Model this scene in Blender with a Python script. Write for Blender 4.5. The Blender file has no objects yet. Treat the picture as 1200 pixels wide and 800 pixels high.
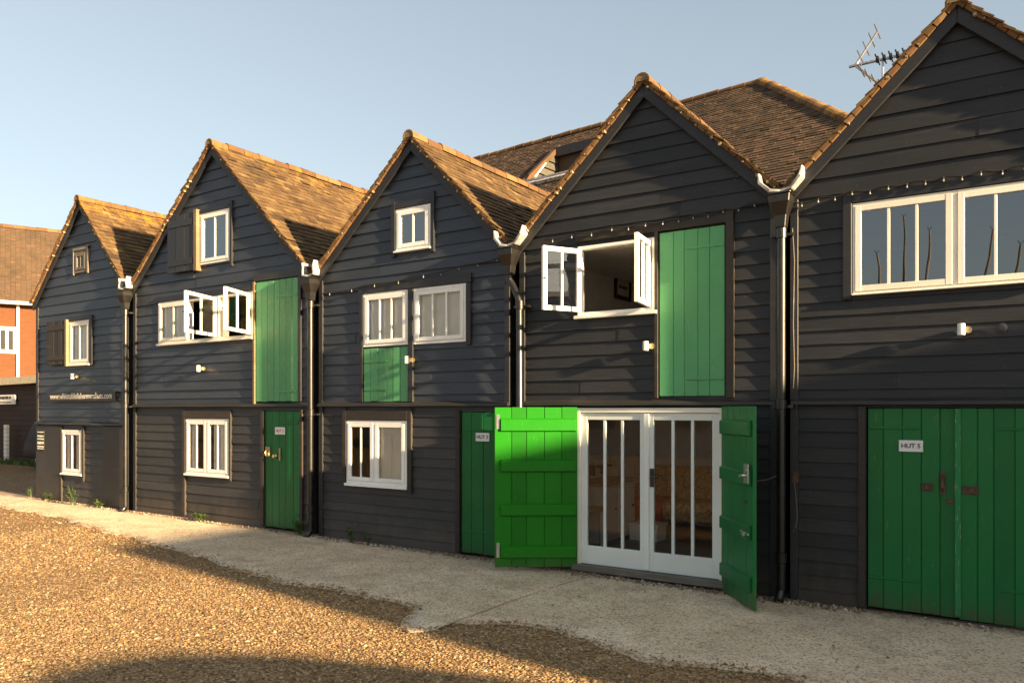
import bpy, bmesh, math, random
import numpy as np
from mathutils import Matrix, Vector, noise

R = math.radians
random.seed(7)
SC = bpy.context.scene
COL = SC.collection

# ------------------------------------------------------------------ camera
CAM_D, CAM_H, YAW, FPX = 7.7, 1.8, R(33.5), 928.0
cd = bpy.data.cameras.new('camera')
cam = bpy.data.objects.new('camera', cd)
COL.objects.link(cam)
cam.location = (0, -CAM_D, CAM_H)
cam.rotation_euler = (R(90), 0, YAW)
cd.sensor_width = 36.0
cd.lens = 36.0 * FPX / 1200.0
cd.shift_y = 80.0 / 1200.0
cd.clip_start = 0.1
cd.clip_end = 3000
SC.camera = cam

# ------------------------------------------------------------------ sky and sun
SUN_EL, SUN_AZ = 14.0, 83.5          # azimuth from -Y towards +X
sun_dir = Vector((math.sin(R(SUN_AZ)) * math.cos(R(SUN_EL)), -math.cos(R(SUN_AZ)) * math.cos(R(SUN_EL)), math.sin(R(SUN_EL))))
w = bpy.data.worlds.new('World')
SC.world = w
w.use_nodes = True
nt = w.node_tree
bg = nt.nodes['Background']
sky = nt.nodes.new('ShaderNodeTexSky')
sky.sky_type = 'NISHITA'
sky.sun_disc = False
sky.sun_elevation = R(SUN_EL)
sky.sun_rotation = math.atan2(sun_dir.x, sun_dir.y)
sky.air_density = 1.0
sky.dust_density = 2.0
sky.ozone_density = 3.0
hs = nt.nodes.new('ShaderNodeHueSaturation'); hs.inputs['Saturation'].default_value = .72
tint = nt.nodes.new('ShaderNodeMix'); tint.data_type = 'RGBA'; tint.blend_type = 'MULTIPLY'; tint.inputs[0].default_value = 1
tint.inputs[7].default_value = (1.04, 1.01, .88, 1)
nt.links.new(sky.outputs[0], hs.inputs['Color']); nt.links.new(hs.outputs[0], tint.inputs[6])
gm = nt.nodes.new('ShaderNodeGamma'); gm.inputs[1].default_value = .7
nt.links.new(tint.outputs[2], gm.inputs[0]); nt.links.new(gm.outputs[0], bg.inputs[0])
bg.inputs[1].default_value = 0.077
ld = bpy.data.lights.new('sun', 'SUN')
lo = bpy.data.objects.new('sun', ld)
COL.objects.link(lo)
lo.location = (20, -8, 12)
lo.rotation_euler = sun_dir.to_track_quat('Z', 'Y').to_euler()
ld.energy = 5.0
ld.angle = R(0.9)
ld.color = (1.0, 0.74, 0.42)

SC.view_settings.view_transform = 'Standard'
SC.view_settings.look = 'None'
SC.view_settings.gamma = 1.0
SC.view_settings.use_curve_mapping = False
SC.view_settings.exposure = 2.25
SC.cycles.max_bounces = 12
SC.cycles.diffuse_bounces = 7
SC.cycles.transparent_max_bounces = 16
SC.cycles.blur_glossy = 0.6

# ------------------------------------------------------------------ helpers
def sv(px, py, Y=0.0):
    """surveyed point: where the sight line of a measured spot meets the upright plane y = Y"""
    fw = Vector((-math.sin(YAW), math.cos(YAW), 0)); rt = Vector((math.cos(YAW), math.sin(YAW), 0))
    r = fw + rt * ((px - 600) / FPX) + Vector((0, 0, 1)) * ((480 - py) / FPX)
    t = (Y + CAM_D) / r.y
    return Vector((0, -CAM_D, CAM_H)) + r * t

def gz(x):
    return 0.0 if x > 0 else min(0.104, -0.0065 * x)

WLOC = {}

class MB:
    def __init__(s):
        s.v = []; s.f = []; s.m = []; s.r = []; s.a = []
        s.M = None
    def add(s, verts, faces, mi=0, r=None, a=0.0):
        n = len(s.v)
        flip = False
        if s.M is not None:
            verts = [tuple(s.M @ Vector(p)) for p in verts]
            flip = s.M.determinant() < 0
        s.v += [tuple(p) for p in verts]
        if r is None: r = random.random()
        for fc in faces:
            q = [i + n for i in fc]
            if flip: q.reverse()
            s.f.append(q); s.m.append(mi); s.r.append(r); s.a.append(a)
    def box(s, x0, x1, y0, y1, z0, z1, mi=0, r=None, a=0.0):
        s.add([(x0,y0,z0),(x1,y0,z0),(x1,y1,z0),(x0,y1,z0),(x0,y0,z1),(x1,y0,z1),(x1,y1,z1),(x0,y1,z1)],
              [(0,3,2,1),(4,5,6,7),(0,1,5,4),(1,2,6,5),(2,3,7,6),(3,0,4,7)], mi, r, a)
    def prism(s, poly, y0, y1, mi=0, r=None):
        """poly = [(x,z)] counter-clockwise seen from -y, pushed from y0 (front) to y1"""
        n = len(poly)
        vs = [(x, y0, z) for x, z in poly] + [(x, y1, z) for x, z in poly]
        fs = [tuple(range(n)), tuple(reversed(range(n, 2*n)))]
        for i in range(n):
            j = (i+1) % n
            fs.append((i, i+n, j+n, j))
        s.add(vs, fs, mi, r)
    def tube(s, pts, rad, n=8, mi=0, r=None, caps=True):
        pts = [Vector(p) for p in pts]
        vs = []; fs = []
        if not isinstance(rad, (list, tuple)): rad = [rad]*len(pts)
        for i, p in enumerate(pts):
            d = (pts[min(i+1, len(pts)-1)] - pts[max(i-1, 0)]).normalized()
            u = d.cross(Vector((0.13, 0.31, 0.94)) if abs(d.z) < .9 else Vector((1, 0, 0))).normalized()
            v = d.cross(u)
            for k in range(n):
                t = 2*math.pi*k/n
                vs.append(tuple(p + (u*math.cos(t) + v*math.sin(t))*rad[i]))
        for i in range(len(pts)-1):
            for k in range(n):
                k2 = (k+1) % n
                fs.append((i*n+k, i*n+k2, (i+1)*n+k2, (i+1)*n+k))
        if caps:
            fs.append(tuple(reversed(range(n))))
            fs.append(tuple(range((len(pts)-1)*n, len(pts)*n)))
        s.add(vs, fs, mi, r)
    def lathe(s, c, prof, n=16, axis='Z', mi=0):
        """prof = [(radius, height)] round the axis through c"""
        vs = []; fs = []
        for rr, h in prof:
            for k in range(n):
                t = 2*math.pi*k/n
                a, b = rr*math.cos(t), rr*math.sin(t)
                if axis == 'Z': vs.append((c[0]+a, c[1]+b, c[2]+h))
                elif axis == 'Y': vs.append((c[0]+a, c[1]+h, c[2]+b))
                else: vs.append((c[0]+h, c[1]+a, c[2]+b))
        for i in range(len(prof)-1):
            for k in range(n):
                k2 = (k+1) % n
                fs.append((i*n+k, i*n+k2, (i+1)*n+k2, (i+1)*n+k))
        fs.append(tuple(reversed(range(n)))); fs.append(tuple(range((len(prof)-1)*n, len(prof)*n)))
        s.add(vs, fs, mi)
    def build(s, name, mats, parent=None, bevel=0, smooth=False, recalc=False, seg=1, origin=None):
        if not isinstance(mats, (list, tuple)): mats = [mats]
        V = np.array(s.v, dtype=float)
        c = (V.min(0) + V.max(0)) / 2 if origin is None else np.array(origin, float)
        me = bpy.data.meshes.new(name)
        me.from_pydata((V - c).tolist(), [], s.f)
        for m in mats: me.materials.append(m)
        me.polygons.foreach_set('material_index', s.m)
        at = me.attributes.new('rnd', 'FLOAT', 'FACE'); at.data.foreach_set('value', s.r)
        at = me.attributes.new('aux', 'FLOAT', 'FACE'); at.data.foreach_set('value', s.a)
        if smooth: me.polygons.foreach_set('use_smooth', [True]*len(s.f))
        if recalc:
            b = bmesh.new(); b.from_mesh(me); bmesh.ops.recalc_face_normals(b, faces=b.faces); b.to_mesh(me); b.free()
        me.update()
        o = bpy.data.objects.new(name, me)
        COL.objects.link(o)
        place(o, c, parent)
        if bevel:
            md = o.modifiers.new('bevel', 'BEVEL'); md.width = bevel; md.segments = seg; md.limit_method = 'ANGLE'
        return o

def place(o, c, parent):
    c = Vector(c)
    WLOC[o.name] = c
    if parent is not None:
        o.parent = parent
        o.location = c - WLOC[parent.name]
    else:
        o.location = c

def tag(o, label=None, cat=None, group=None, kind=None):
    if label: o['label'] = label
    if cat: o['category'] = cat
    if group: o['group'] = group
    if kind: o['kind'] = kind
    return o

def thing(name, label, cat, loc, group=None):
    o = bpy.data.objects.new(name, None)
    o.empty_display_size = 0.2
    COL.objects.link(o)
    place(o, loc, None)
    return tag(o, label, cat, group)

def hinge(x, y, a, side):
    """frame of a leaf opened a degrees outwards: local x along the leaf, local y to the inside"""
    a = R(a)
    if side == 'L': u, v = (math.cos(a), -math.sin(a)), (math.sin(a), math.cos(a))
    else: u, v = (-math.cos(a), -math.sin(a)), (-math.sin(a), math.cos(a))
    return Matrix(((u[0], v[0], 0, x), (u[1], v[1], 0, y), (0, 0, 1, 0), (0, 0, 0, 1)))

# ------------------------------------------------------------------ materials
class NT:
    def __init__(s, name):
        s.m = bpy.data.materials.new(name); s.m.use_nodes = True
        s.t = s.m.node_tree; s.t.nodes.clear()
        s.out = s.n('ShaderNodeOutputMaterial')
    def n(s, k, **kw):
        o = s.t.nodes.new(k)
        for a, b in kw.items(): setattr(o, a, b)
        return o
    def l(s, a, b): s.t.links.new(a, b)
    def coord(s, scale=(1,1,1), kind='Object'):
        tc = s.n('ShaderNodeTexCoord'); mp = s.n('ShaderNodeMapping')
        mp.inputs['Scale'].default_value = scale
        s.l(tc.outputs[kind], mp.inputs[0]); return mp.outputs[0]
    def wcoord(s, scale=(1,1,1)):
        g = s.n('ShaderNodeNewGeometry'); mp = s.n('ShaderNodeMapping')
        mp.inputs['Scale'].default_value = scale
        s.l(g.outputs['Position'], mp.inputs[0]); return mp.outputs[0]
    def noise(s, vec, scale, detail=4, rough=.55, dist=0):
        o = s.n('ShaderNodeTexNoise'); s.l(vec, o.inputs['Vector'])
        o.inputs['Scale'].default_value = scale; o.inputs['Detail'].default_value = detail
        o.inputs['Roughness'].default_value = rough; o.inputs['Distortion'].default_value = dist
        return o.outputs['Fac']
    def ramp(s, fac, stops):
        o = s.n('ShaderNodeValToRGB'); s.l(fac, o.inputs[0])
        e = o.color_ramp.elements
        while len(e) > 1: e.remove(e[-1])
        e[0].position, c = stops[0]; e[0].color = c if len(c) == 4 else (*c, 1)
        for p, c in stops[1:]:
            q = e.new(p); q.color = c if len(c) == 4 else (*c, 1)
        return o.outputs[0]
    def step(s, fac, a, b):
        o = s.n('ShaderNodeMapRange'); s.l(fac, o.inputs[0])
        o.inputs[1].default_value = a; o.inputs[2].default_value = b
        o.interpolation_type = 'SMOOTHSTEP'
        return o.outputs[0]
    def attr(s, nm):
        o = s.n('ShaderNodeAttribute'); o.attribute_name = nm; return o.outputs['Fac']
    def math(s, op, a, b=None):
        o = s.n('ShaderNodeMath'); o.operation = op
        for i, q in enumerate((a, b)):
            if q is None: continue
            if hasattr(q, 'links'): s.l(q, o.inputs[i])
            else: o.inputs[i].default_value = q
        return o.outputs[0]
    def mix(s, fac, a, b, mode='MIX'):
        o = s.n('ShaderNodeMix'); o.data_type = 'RGBA'; o.blend_type = mode
        if hasattr(fac, 'links'): s.l(fac, o.inputs[0])
        else: o.inputs[0].default_value = fac
        for i, q in ((6, a), (7, b)):
            if hasattr(q, 'links'): s.l(q, o.inputs[i])
            else: o.inputs[i].default_value = q if len(q) == 4 else (*q, 1)
        return o.outputs[2]
    def bsdf(s, col, rough=.6, spec=.5, metal=0, bump=None, bstr=.3, bdist=.01, **kw):
        b = s.n('ShaderNodeBsdfPrincipled')
        for nm, q in (('Base Color', col), ('Roughness', rough), ('Specular IOR Level', spec), ('Metallic', metal)):
            if hasattr(q, 'links'): s.l(q, b.inputs[nm])
            else: b.inputs[nm].default_value = ((*q, 1) if nm == 'Base Color' and len(q) == 3 else q)
        for nm, q in kw.items(): b.inputs[nm].default_value = q
        if bump is not None:
            o = s.n('ShaderNodeBump'); o.inputs['Strength'].default_value = bstr; o.inputs['Distance'].default_value = bdist
            s.l(bump, o.inputs['Height']); s.l(o.outputs[0], b.inputs['Normal'])
        s.l(b.outputs[0], s.out.inputs[0])
        return s.m

def m_plain(name, col, rough=.6, var=.15, spec=.5, metal=0, scale=6, bstr=.15, bdist=.004):
    t = NT(name); v = t.coord()
    n = t.noise(v, scale, 5)
    c = t.mix(t.step(n, .3, .7), tuple(x*(1-var) for x in col), tuple(min(1, x*(1+var)) for x in col))
    return t.bsdf(c, rough, spec, metal, t.noise(v, scale*6, 3), bstr, bdist)

def m_boards(name, c0, c1, rough=.5, splash=0.0, spec=.45):
    t = NT(name)
    g = t.wcoord((1.4, 1, 26)); big = t.wcoord((1, 1, 1))
    grain = t.noise(g, 3.0, 6, .6)
    blot = t.noise(big, 1.3, 5, .6)
    c = t.mix(t.step(t.attr('rnd'), 0, 1), c0, c1)
    c = t.mix(t.math('MULTIPLY', t.step(blot, .45, .75), .35), c, tuple(x*1.55+.004 for x in c1))
    c = t.mix(t.math('MULTIPLY', t.step(grain, .35, .7), .45), c, tuple(x*.5 for x in c0))
    sp = t.noise(t.wcoord((5, 5, 9)), 7, 2)
    c = t.mix(t.step(sp, .745, .78), c, (.16, .14, .12))
    fade = t.noise(t.wcoord((.5, 1, 7)), 1.7, 5, .6)
    c = t.mix(t.math('MULTIPLY', t.step(fade, .55, .78), .38), c, tuple(x*2.1+.006 for x in c1))
    if splash:
        xyz = t.n('ShaderNodeSeparateXYZ'); t.l(t.wcoord(), xyz.inputs[0])
        low = t.math('ADD', xyz.outputs[2], t.math('MULTIPLY', t.noise(t.wcoord((3, 3, 1)), 2.5, 5), .9))
        c = t.mix(t.math('MULTIPLY', t.step(low, .95, .45), splash), c, (.075, .055, .038))
    rg = t.math('ADD', t.math('MULTIPLY', blot, .22), rough-.1)
    return t.bsdf(c, rg, spec, 0, grain, .35, .006)

M = {}
M['boards'] = m_boards('black_blue_boards', (.022, .0265, .036), (.034, .040, .054), .46)  # navy paint, made bluer to carry the sky's sheen on the left huts
M['boards_low'] = m_boards('bounce_brown_boards', (.023, .0225, .024), (.037, .036, .036), .55, .6)  # browner below: ground bounce put into the colour, with mud splash
M['boards_black'] = m_boards('tar_black_boards', (.017, .0175, .019), (.028, .0285, .031), .52, 0, .36)
M['boards_black_low'] = m_boards('bounce_black_boards', (.016, .016, .017), (.027, .026, .026), .55, .5, .36)  # lower storey again: bounce in the base tone, mud splash near the ground
M['trim'] = m_boards('black_trim', (.014, .015, .018), (.024, .024, .026), .5)
M['trim_brown'] = m_boards('weathered_trim', (.024, .019, .015), (.042, .033, .026), .65)
M['drip'] = m_boards('drip_board', (.02, .018, .016), (.035, .03, .026), .5)
M['shed'] = m_boards('tarred_boards', (.02, .015, .013), (.03, .022, .018), .7)

def m_paint(name, col, rough=.4, wear=0.0, wcol=(.35, .38, .22), var=.12, spec=.32):
    t = NT(name); v = t.wcoord((9, 9, 1.2))
    n = t.noise(v, 3, 5); big = t.noise(t.wcoord((1,1,1)), 2.2, 4)
    c = t.mix(t.step(t.attr('rnd'), 0, 1), tuple(x*(1-var) for x in col), tuple(x*(1+var) for x in col))
    c = t.mix(t.math('MULTIPLY', t.step(big, .4, .7), .3), c, tuple(x*1.25+.006 for x in col))
    if wear > .2:
        sc_ = t.noise(t.wcoord((4, 4, 22)), 3.5, 4, .7)
        c = t.mix(t.math('MULTIPLY', t.step(sc_, .56, .74), .35), c, tuple(x*.55+.004 for x in col))
        xyz = t.n('ShaderNodeSeparateXYZ'); t.l(t.wcoord(), xyz.inputs[0])
        low = t.math('ADD', xyz.outputs[2], t.math('MULTIPLY', t.noise(t.wcoord((9, 9, 2)), 2.0, 5), .5))
        c = t.mix(t.math('MULTIPLY', t.step(low, .52, .22), .6), c, (.07, .06, .035))
    if wear:
        wv = t.noise(t.wcoord((34, 34, 3.2)), 2.4, 6, .65)
        c = t.mix(t.step(wv, .70-wear*.12, .73-wear*.12), c, wcol)
    rg = t.math('ADD', t.math('MULTIPLY', n, .25), rough-.1)
    return t.bsdf(c, rg, spec, 0, t.noise(t.wcoord((30, 30, 3)), 3, 4), .15, .004)

M['green_dark'] = m_paint('dark_green_paint', (.004, .125, .030), .38, .35, (.12, .2, .07))
M['green_mid'] = m_paint('faded_green_paint', (.092, .33, .135), .42, .25, (.32, .42, .2))
M['green_worn'] = m_paint('flaking_green_paint', (.088, .30, .125), .45, .72, (.30, .36, .19))
M['green_strip'] = m_paint('patchy_green_paint', (.014, .17, .05), .45, .9, (.30, .36, .19))
M['green_bright'] = m_paint('bright_green_paint', (.008, .150, .0025), .5, .35, (.1, .24, .06), spec=.22)
M['white'] = m_paint('white_paint', (.80, .79, .75), .45, .1, (.45, .42, .36), .05)
M['cream'] = m_paint('cream_paint', (.78, .74, .64), .5, .1, (.4, .35, .25), .05)
M['greywhite'] = m_paint('pale_grey_paint', (.70, .72, .68), .4, .1, (.4, .38, .33), .04)
M['blind'] = m_plain('pale_blind', (.80, .78, .71), .8, .06)
M['iron'] = m_plain('black_iron', (.014, .012, .011), .28, .3, .6)
M['pipe'] = m_plain('black_gloss_pipe', (.011, .010, .009), .34, .4, .55, 0, 9)
M['rust'] = m_plain('rusty_iron', (.085, .045, .028), .75, .4)
M['steel'] = m_plain('grey_steel', (.45, .44, .42), .35, .15, .5, .9)
M['brass'] = m_plain('worn_brass', (.45, .36, .20), .35, .2, .5, .8)
M['lead'] = m_plain('white_lead', (.36, .35, .34), .65, .5, .4, 0, 9)
M['timber'] = m_boards('brown_timber', (.16, .10, .05), (.26, .17, .09), .6)
M['pine'] = m_boards('pine_top', (.42, .25, .11), (.55, .34, .16), .4)
M['cheek'] = m_boards('shaded_cheek_boards', (.05, .045, .033), (.08, .072, .052), .7)  # darkened to hold the roof recess's shade in the colour
M['lead_dark'] = m_plain('weathered_lead', (.14, .12, .13), .6, .5, .4, 0, 9)
M['timber_dark'] = m_boards('dark_window_timber', (.05, .028, .018), (.07, .04, .025), .6)
M['oldwood'] = m_boards('grey_weathered_wood', (.14, .12, .10), (.22, .19, .16), .8)
M['cable'] = m_plain('black_cable', (.015, .014, .014), .5)
M['bulb'] = m_plain('clear_bulb', (.28, .27, .24), .12, .05)
M['sign_white'] = m_plain('white_sign', (.74, .73, .70), .45, .04)
M['sign_black'] = m_plain('black_sign', (.02, .017, .015), .45, .2)
M['letter_dark'] = m_plain('dark_lettering', (.03, .03, .03), .5, .05)
M['letter_pale'] = m_plain('pale_lettering', (.72, .68, .60), .5, .05)
M['letter_red'] = m_plain('red_lettering', (.45, .10, .10), .5, .05)
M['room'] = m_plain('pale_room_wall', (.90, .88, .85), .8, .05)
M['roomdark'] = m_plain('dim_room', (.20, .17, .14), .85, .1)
M['roomfloor'] = m_boards('room_floor', (.16, .10, .075), (.22, .15, .11), .5)
M['rubber'] = m_plain('black_rubber', (.012, .012, .012), .7)
M['carpaint'] = m_plain('dark_car_paint', (.006, .006, .008), .5, .1, .25)
M['stucco'] = m_plain('cream_fascia', (.50, .43, .30), .8, .12)

def m_glass(name, ior, tcol):
    t = NT(name)
    fr = t.n('ShaderNodeFresnel'); fr.inputs[0].default_value = ior
    v = t.wcoord((1, 1, .6))
    bp = t.n('ShaderNodeBump'); bp.inputs['Strength'].default_value = .018; bp.inputs['Distance'].default_value = .012
    t.l(t.noise(v, 3.5, 1), bp.inputs['Height'])
    gl = t.n('ShaderNodeBsdfGlossy'); gl.inputs['Roughness'].default_value = .0; gl.inputs['Color'].default_value = (.95, .95, .95, 1)
    t.l(bp.outputs[0], gl.inputs['Normal'])
    tr = t.n('ShaderNodeBsdfTransparent'); tr.inputs[0].default_value = (*tcol, 1)
    mx = t.n('ShaderNodeMixShader')
    t.l(fr.outputs[0], mx.inputs[0]); t.l(tr.outputs[0], mx.inputs[1]); t.l(gl.outputs[0], mx.inputs[2])
    t.l(mx.outputs[0], t.out.inputs[0])
    return t.m
M['glass'] = m_glass('window_glass', 2.7, (.93, .95, .94))
M['door_glass'] = m_glass('door_glass', 1.5, (.98, .98, .97))

def m_tiles(name, stops, lich=(.26, .135, .018), moss=(.035, .028, .018)):
    t = NT(name)
    c = t.ramp(t.attr('rnd'), stops)
    v = t.wcoord()
    n1 = t.noise(v, 14, 5, .6); n2 = t.noise(v, 1.1, 4); n3 = t.noise(v, 5, 4, .7)
    c = t.mix(t.math('MULTIPLY', t.step(n1, .4, .75), .55), c, tuple(x*.55 for x in stops[1][1]))
    c = t.mix(t.math('MULTIPLY', t.step(n2, .52, .72), .45), c, moss)
    lf = t.step(t.math('ADD', t.math('MULTIPLY', n3, .9), t.attr('aux')), .74, .98)
    c = t.mix(lf, c, lich)
    return t.bsdf(c, .88, .25, 0, n1, .5, .006)
M['tiles'] = m_tiles('old_clay_tiles', [(0, (.045, .026, .017)), (.3, (.085, .049, .023)), (.65, (.128, .078, .033)), (.9, (.17, .105, .044)), (1, (.22, .145, .065))])
M['tiles_back'] = m_tiles('brown_clay_tiles', [(0, (.040, .027, .018)), (.4, (.078, .050, .030)), (.8, (.105, .064, .038)), (1, (.15, .085, .048))])
M['ridge'] = m_tiles('ridge_tiles', [(0, (.09, .046, .022)), (.5, (.15, .078, .032)), (1, (.20, .115, .048))], (.26, .15, .025))

def m_brick():
    t = NT('orange_brick')
    br = t.n('ShaderNodeTexBrick')
    br.inputs['Scale'].default_value = 1; br.inputs['Brick Width'].default_value = .23; br.inputs['Row Height'].default_value = .075
    br.inputs['Mortar Size'].default_value = .006
    br.inputs['Color1'].default_value = (.120, .040, .013, 1); br.inputs['Color2'].default_value = (.098, .033, .011, 1); br.inputs['Mortar'].default_value = (.12, .06, .03, 1)
    tc = t.n('ShaderNodeTexCoord'); sep = t.n('ShaderNodeSeparateXYZ'); cb = t.n('ShaderNodeCombineXYZ')
    t.l(tc.outputs['Object'], sep.inputs[0]); t.l(t.math('ADD', sep.outputs[0], sep.outputs[1]), cb.inputs[0]); t.l(sep.outputs[2], cb.inputs[1])
    t.l(cb.outputs[0], br.inputs['Vector'])
    return t.bsdf(br.outputs[0], .85, .3)
M['brick'] = m_brick()
M['render'] = m_plain('pale_grey_render', (.52, .50, .46), .85, .1)
M['mortar_dark'] = m_plain('weathered_mortar', (.17, .12, .07), .9, .3)
M['mortar'] = m_plain('lime_mortar', (.27, .20, .125), .9, .3)

def m_gravel():
    t = NT('gravel_ground'); v = t.wcoord()
    vo = t.n('ShaderNodeTexVoronoi'); vo.inputs['Scale'].default_value = 42; t.l(v, vo.inputs['Vector'])
    hs = t.n('ShaderNodeSeparateColor'); t.l(vo.outputs['Color'], hs.inputs[0])
    c = t.ramp(hs.outputs[0], [(0, (.10, .055, .026)), (.35, (.20, .115, .05)), (.7, (.30, .185, .085)), (1, (.42, .30, .17))])
    big = t.noise(v, .7, 4)
    c = t.mix(t.math('MULTIPLY', t.step(big, .4, .7), .35), c, (.16, .095, .045))
    inv = t.math('SUBTRACT', 1.0, vo.outputs['Distance'])
    return t.bsdf(c, .9, .25, 0, inv, .9, .015)
M['gravel'] = m_gravel()
def m_stone(name, stops):
    t = NT(name)
    c = t.ramp(t.attr('rnd'), stops)
    n = t.noise(t.wcoord(), 60, 3)
    c = t.mix(t.math('MULTIPLY', n, .3), c, (.12, .075, .04))
    return t.bsdf(c, .75, .35)
M['stones'] = m_stone('flint_pebbles', [(0, (.12, .065, .034)), (.25, (.27, .158, .066)), (.6, (.40, .245, .106)), (.9, (.45, .31, .155)), (1, (.58, .47, .32))])
M['chips'] = m_stone('pale_pebbles', [(0, (.10, .06, .04)), (.5, (.24, .16, .10)), (.85, (.36, .28, .20)), (1, (.6, .56, .5))])

def m_concrete():
    t = NT('weathered_concrete'); v = t.wcoord()
    a = t.noise(v, .9, 6, .65); b = t.noise(v, 9, 6, .75); d = t.noise(v, 55, 3, .7)
    c = t.mix(t.step(a, .32, .7), (.68, .505, .335), (.86, .675, .475))
    c = t.mix(t.math('MULTIPLY', t.step(b, .5, .68), .5), c, (.46, .34, .225))
    e = t.noise(v, 2.6, 6, .7)
    c = t.mix(t.math('MULTIPLY', t.step(e, .46, .66), .7), c, (.48, .345, .225))
    e2 = t.noise(t.wcoord((.55, 1.5, 1)), 1.1, 5, .6)
    c = t.mix(t.math('MULTIPLY', t.step(e2, .5, .72), .5), c, (.50, .37, .25))
    c = t.mix(t.math('MULTIPLY', t.step(d, .54, .68), .5), c, (.26, .18, .115))
    c = t.mix(t.math('MULTIPLY', t.step(d, .42, .32), .55), c, (.66, .57, .45))
    vo = t.n('ShaderNodeTexVoronoi'); vo.inputs['Scale'].default_value = 70; t.l(v, vo.inputs['Vector'])
    sc_ = t.n('ShaderNodeSeparateColor'); t.l(vo.outputs['Color'], sc_.inputs[0])
    c = t.mix(t.math('MULTIPLY', t.step(sc_.outputs[0], .72, .80), .6), c, (.20, .14, .085))
    c = t.mix(t.math('MULTIPLY', t.step(sc_.outputs[1], .86, .90), .6), c, (.72, .66, .55))
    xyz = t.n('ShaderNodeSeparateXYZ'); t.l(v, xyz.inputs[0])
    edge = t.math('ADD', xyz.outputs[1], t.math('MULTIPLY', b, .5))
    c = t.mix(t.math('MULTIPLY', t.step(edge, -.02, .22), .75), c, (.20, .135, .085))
    return t.bsdf(c, .9, .25, 0, t.math('ADD', b, t.math('MULTIPLY', d, .6)), .9, .016)
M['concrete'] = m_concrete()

def m_leaf():
    t = NT('weed_leaf')
    c = t.ramp(t.attr('rnd'), [(0, (.03, .065, .012)), (.6, (.07, .13, .025)), (1, (.15, .20, .05))])
    b = t.n('ShaderNodeBsdfPrincipled'); t.l(c, b.inputs['Base Color']); b.inputs['Roughness'].default_value = .55
    tl = t.n('ShaderNodeBsdfTranslucent'); t.l(c, tl.inputs[0])
    mx = t.n('ShaderNodeMixShader'); mx.inputs[0].default_value = .35
    t.l(b.outputs[0], mx.inputs[1]); t.l(tl.outputs[0], mx.inputs[2]); t.l(mx.outputs[0], t.out.inputs[0])
    return t.m
M['leaf'] = m_leaf()

def m_floral():
    t = NT('floral_fabric'); v = t.wcoord()
    vo = t.n('ShaderNodeTexVoronoi'); vo.inputs['Scale'].default_value = 16; t.l(v, vo.inputs['Vector'])
    n = t.noise(v, 22, 3, .7)
    c = t.ramp(n, [(.35, (.48, .20, .07)), (.5, (.62, .36, .15)), (.62, (.68, .52, .32))])
    c = t.mix(t.step(vo.outputs['Distance'], .25, .12), c, (.30, .06, .03))
    return t.bsdf(c, .9, .1)
M['floral'] = m_floral()
M['redcloth'] = m_plain('red_cloth', (.60, .05, .03), .9, .12)
M['cushion'] = m_plain('rust_cushion', (.22, .09, .04), .9, .2)
M['gold'] = m_plain('gilt_metal', (.85, .66, .32), .4, .1, .5, .35)
M['offwhite'] = m_paint('chalky_white', (.80, .78, .72), .6, .1, (.3, .25, .2), .05)
M['dark'] = m_plain('dark_wood', (.03, .02, .015), .45, .3)
M['paper'] = m_plain('print_paper', (.5, .46, .38), .8, .25, .3, 0, 30)
M['grass'] = M['leaf']
M['navyseat'] = m_plain('dark_tarp', (.05, .055, .06), .6)

# ------------------------------------------------------------------ ground
def sheet(mb, pts, z, grid=None):
    pass

def ground():
    mb = MB()
    xs = [-1500, -300, -80] + list(np.arange(-40, 24.1, 1.0)) + [80, 300, 1500]
    ys = [-1500, -300, -80, -30] + list(np.arange(-14, 12.1, 1.0)) + [40, 100, 300, 1500]
    vs = [(x, y, gz(x) - .012) for y in ys for x in xs]
    n = len(xs)
    fs = [(j*n+i, j*n+i+1, (j+1)*n+i+1, (j+1)*n+i) for j in range(len(ys)-1) for i in range(n-1)]
    mb.add(vs, fs)
    tag(mb.build('ground', M['gravel']), kind='structure')
ground()

EDGE = [(-40, -1.0), (-22, -1.02), (-15.2, -1.06), (-13.3, -1.12), (-10.8, -1.55), (-9.07, -1.77), (-8.22, -1.88), (-6.37, -2.30), (-5.67, -2.17),
        (-4.80, -2.22), (-4.62, -2.36), (-4.47, -2.68), (-4.32, -2.86), (-4.14, -2.84), (-4.0, -2.56), (-3.84, -2.26), (-3.5, -2.12),
        (-2.95, -2.30), (-2.36, -2.47), (-1.74, -2.30), (-.99, -2.21), (.5, -2.1), (4, -2.0), (12, -2.0)]
EX = np.array([e[0] for e in EDGE]); EY = np.array([e[1] for e in EDGE])
def edge_w(x):
    return .08*noise.noise((x*2.1, 3.3, 0)) + .05*noise.noise((x*6.0, 1.3, 0)) + .025*noise.noise((x*17.0, 8.3, 0))
def edge_y(x):
    return float(np.interp(x, EX, EY)) + edge_w(x)

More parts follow.
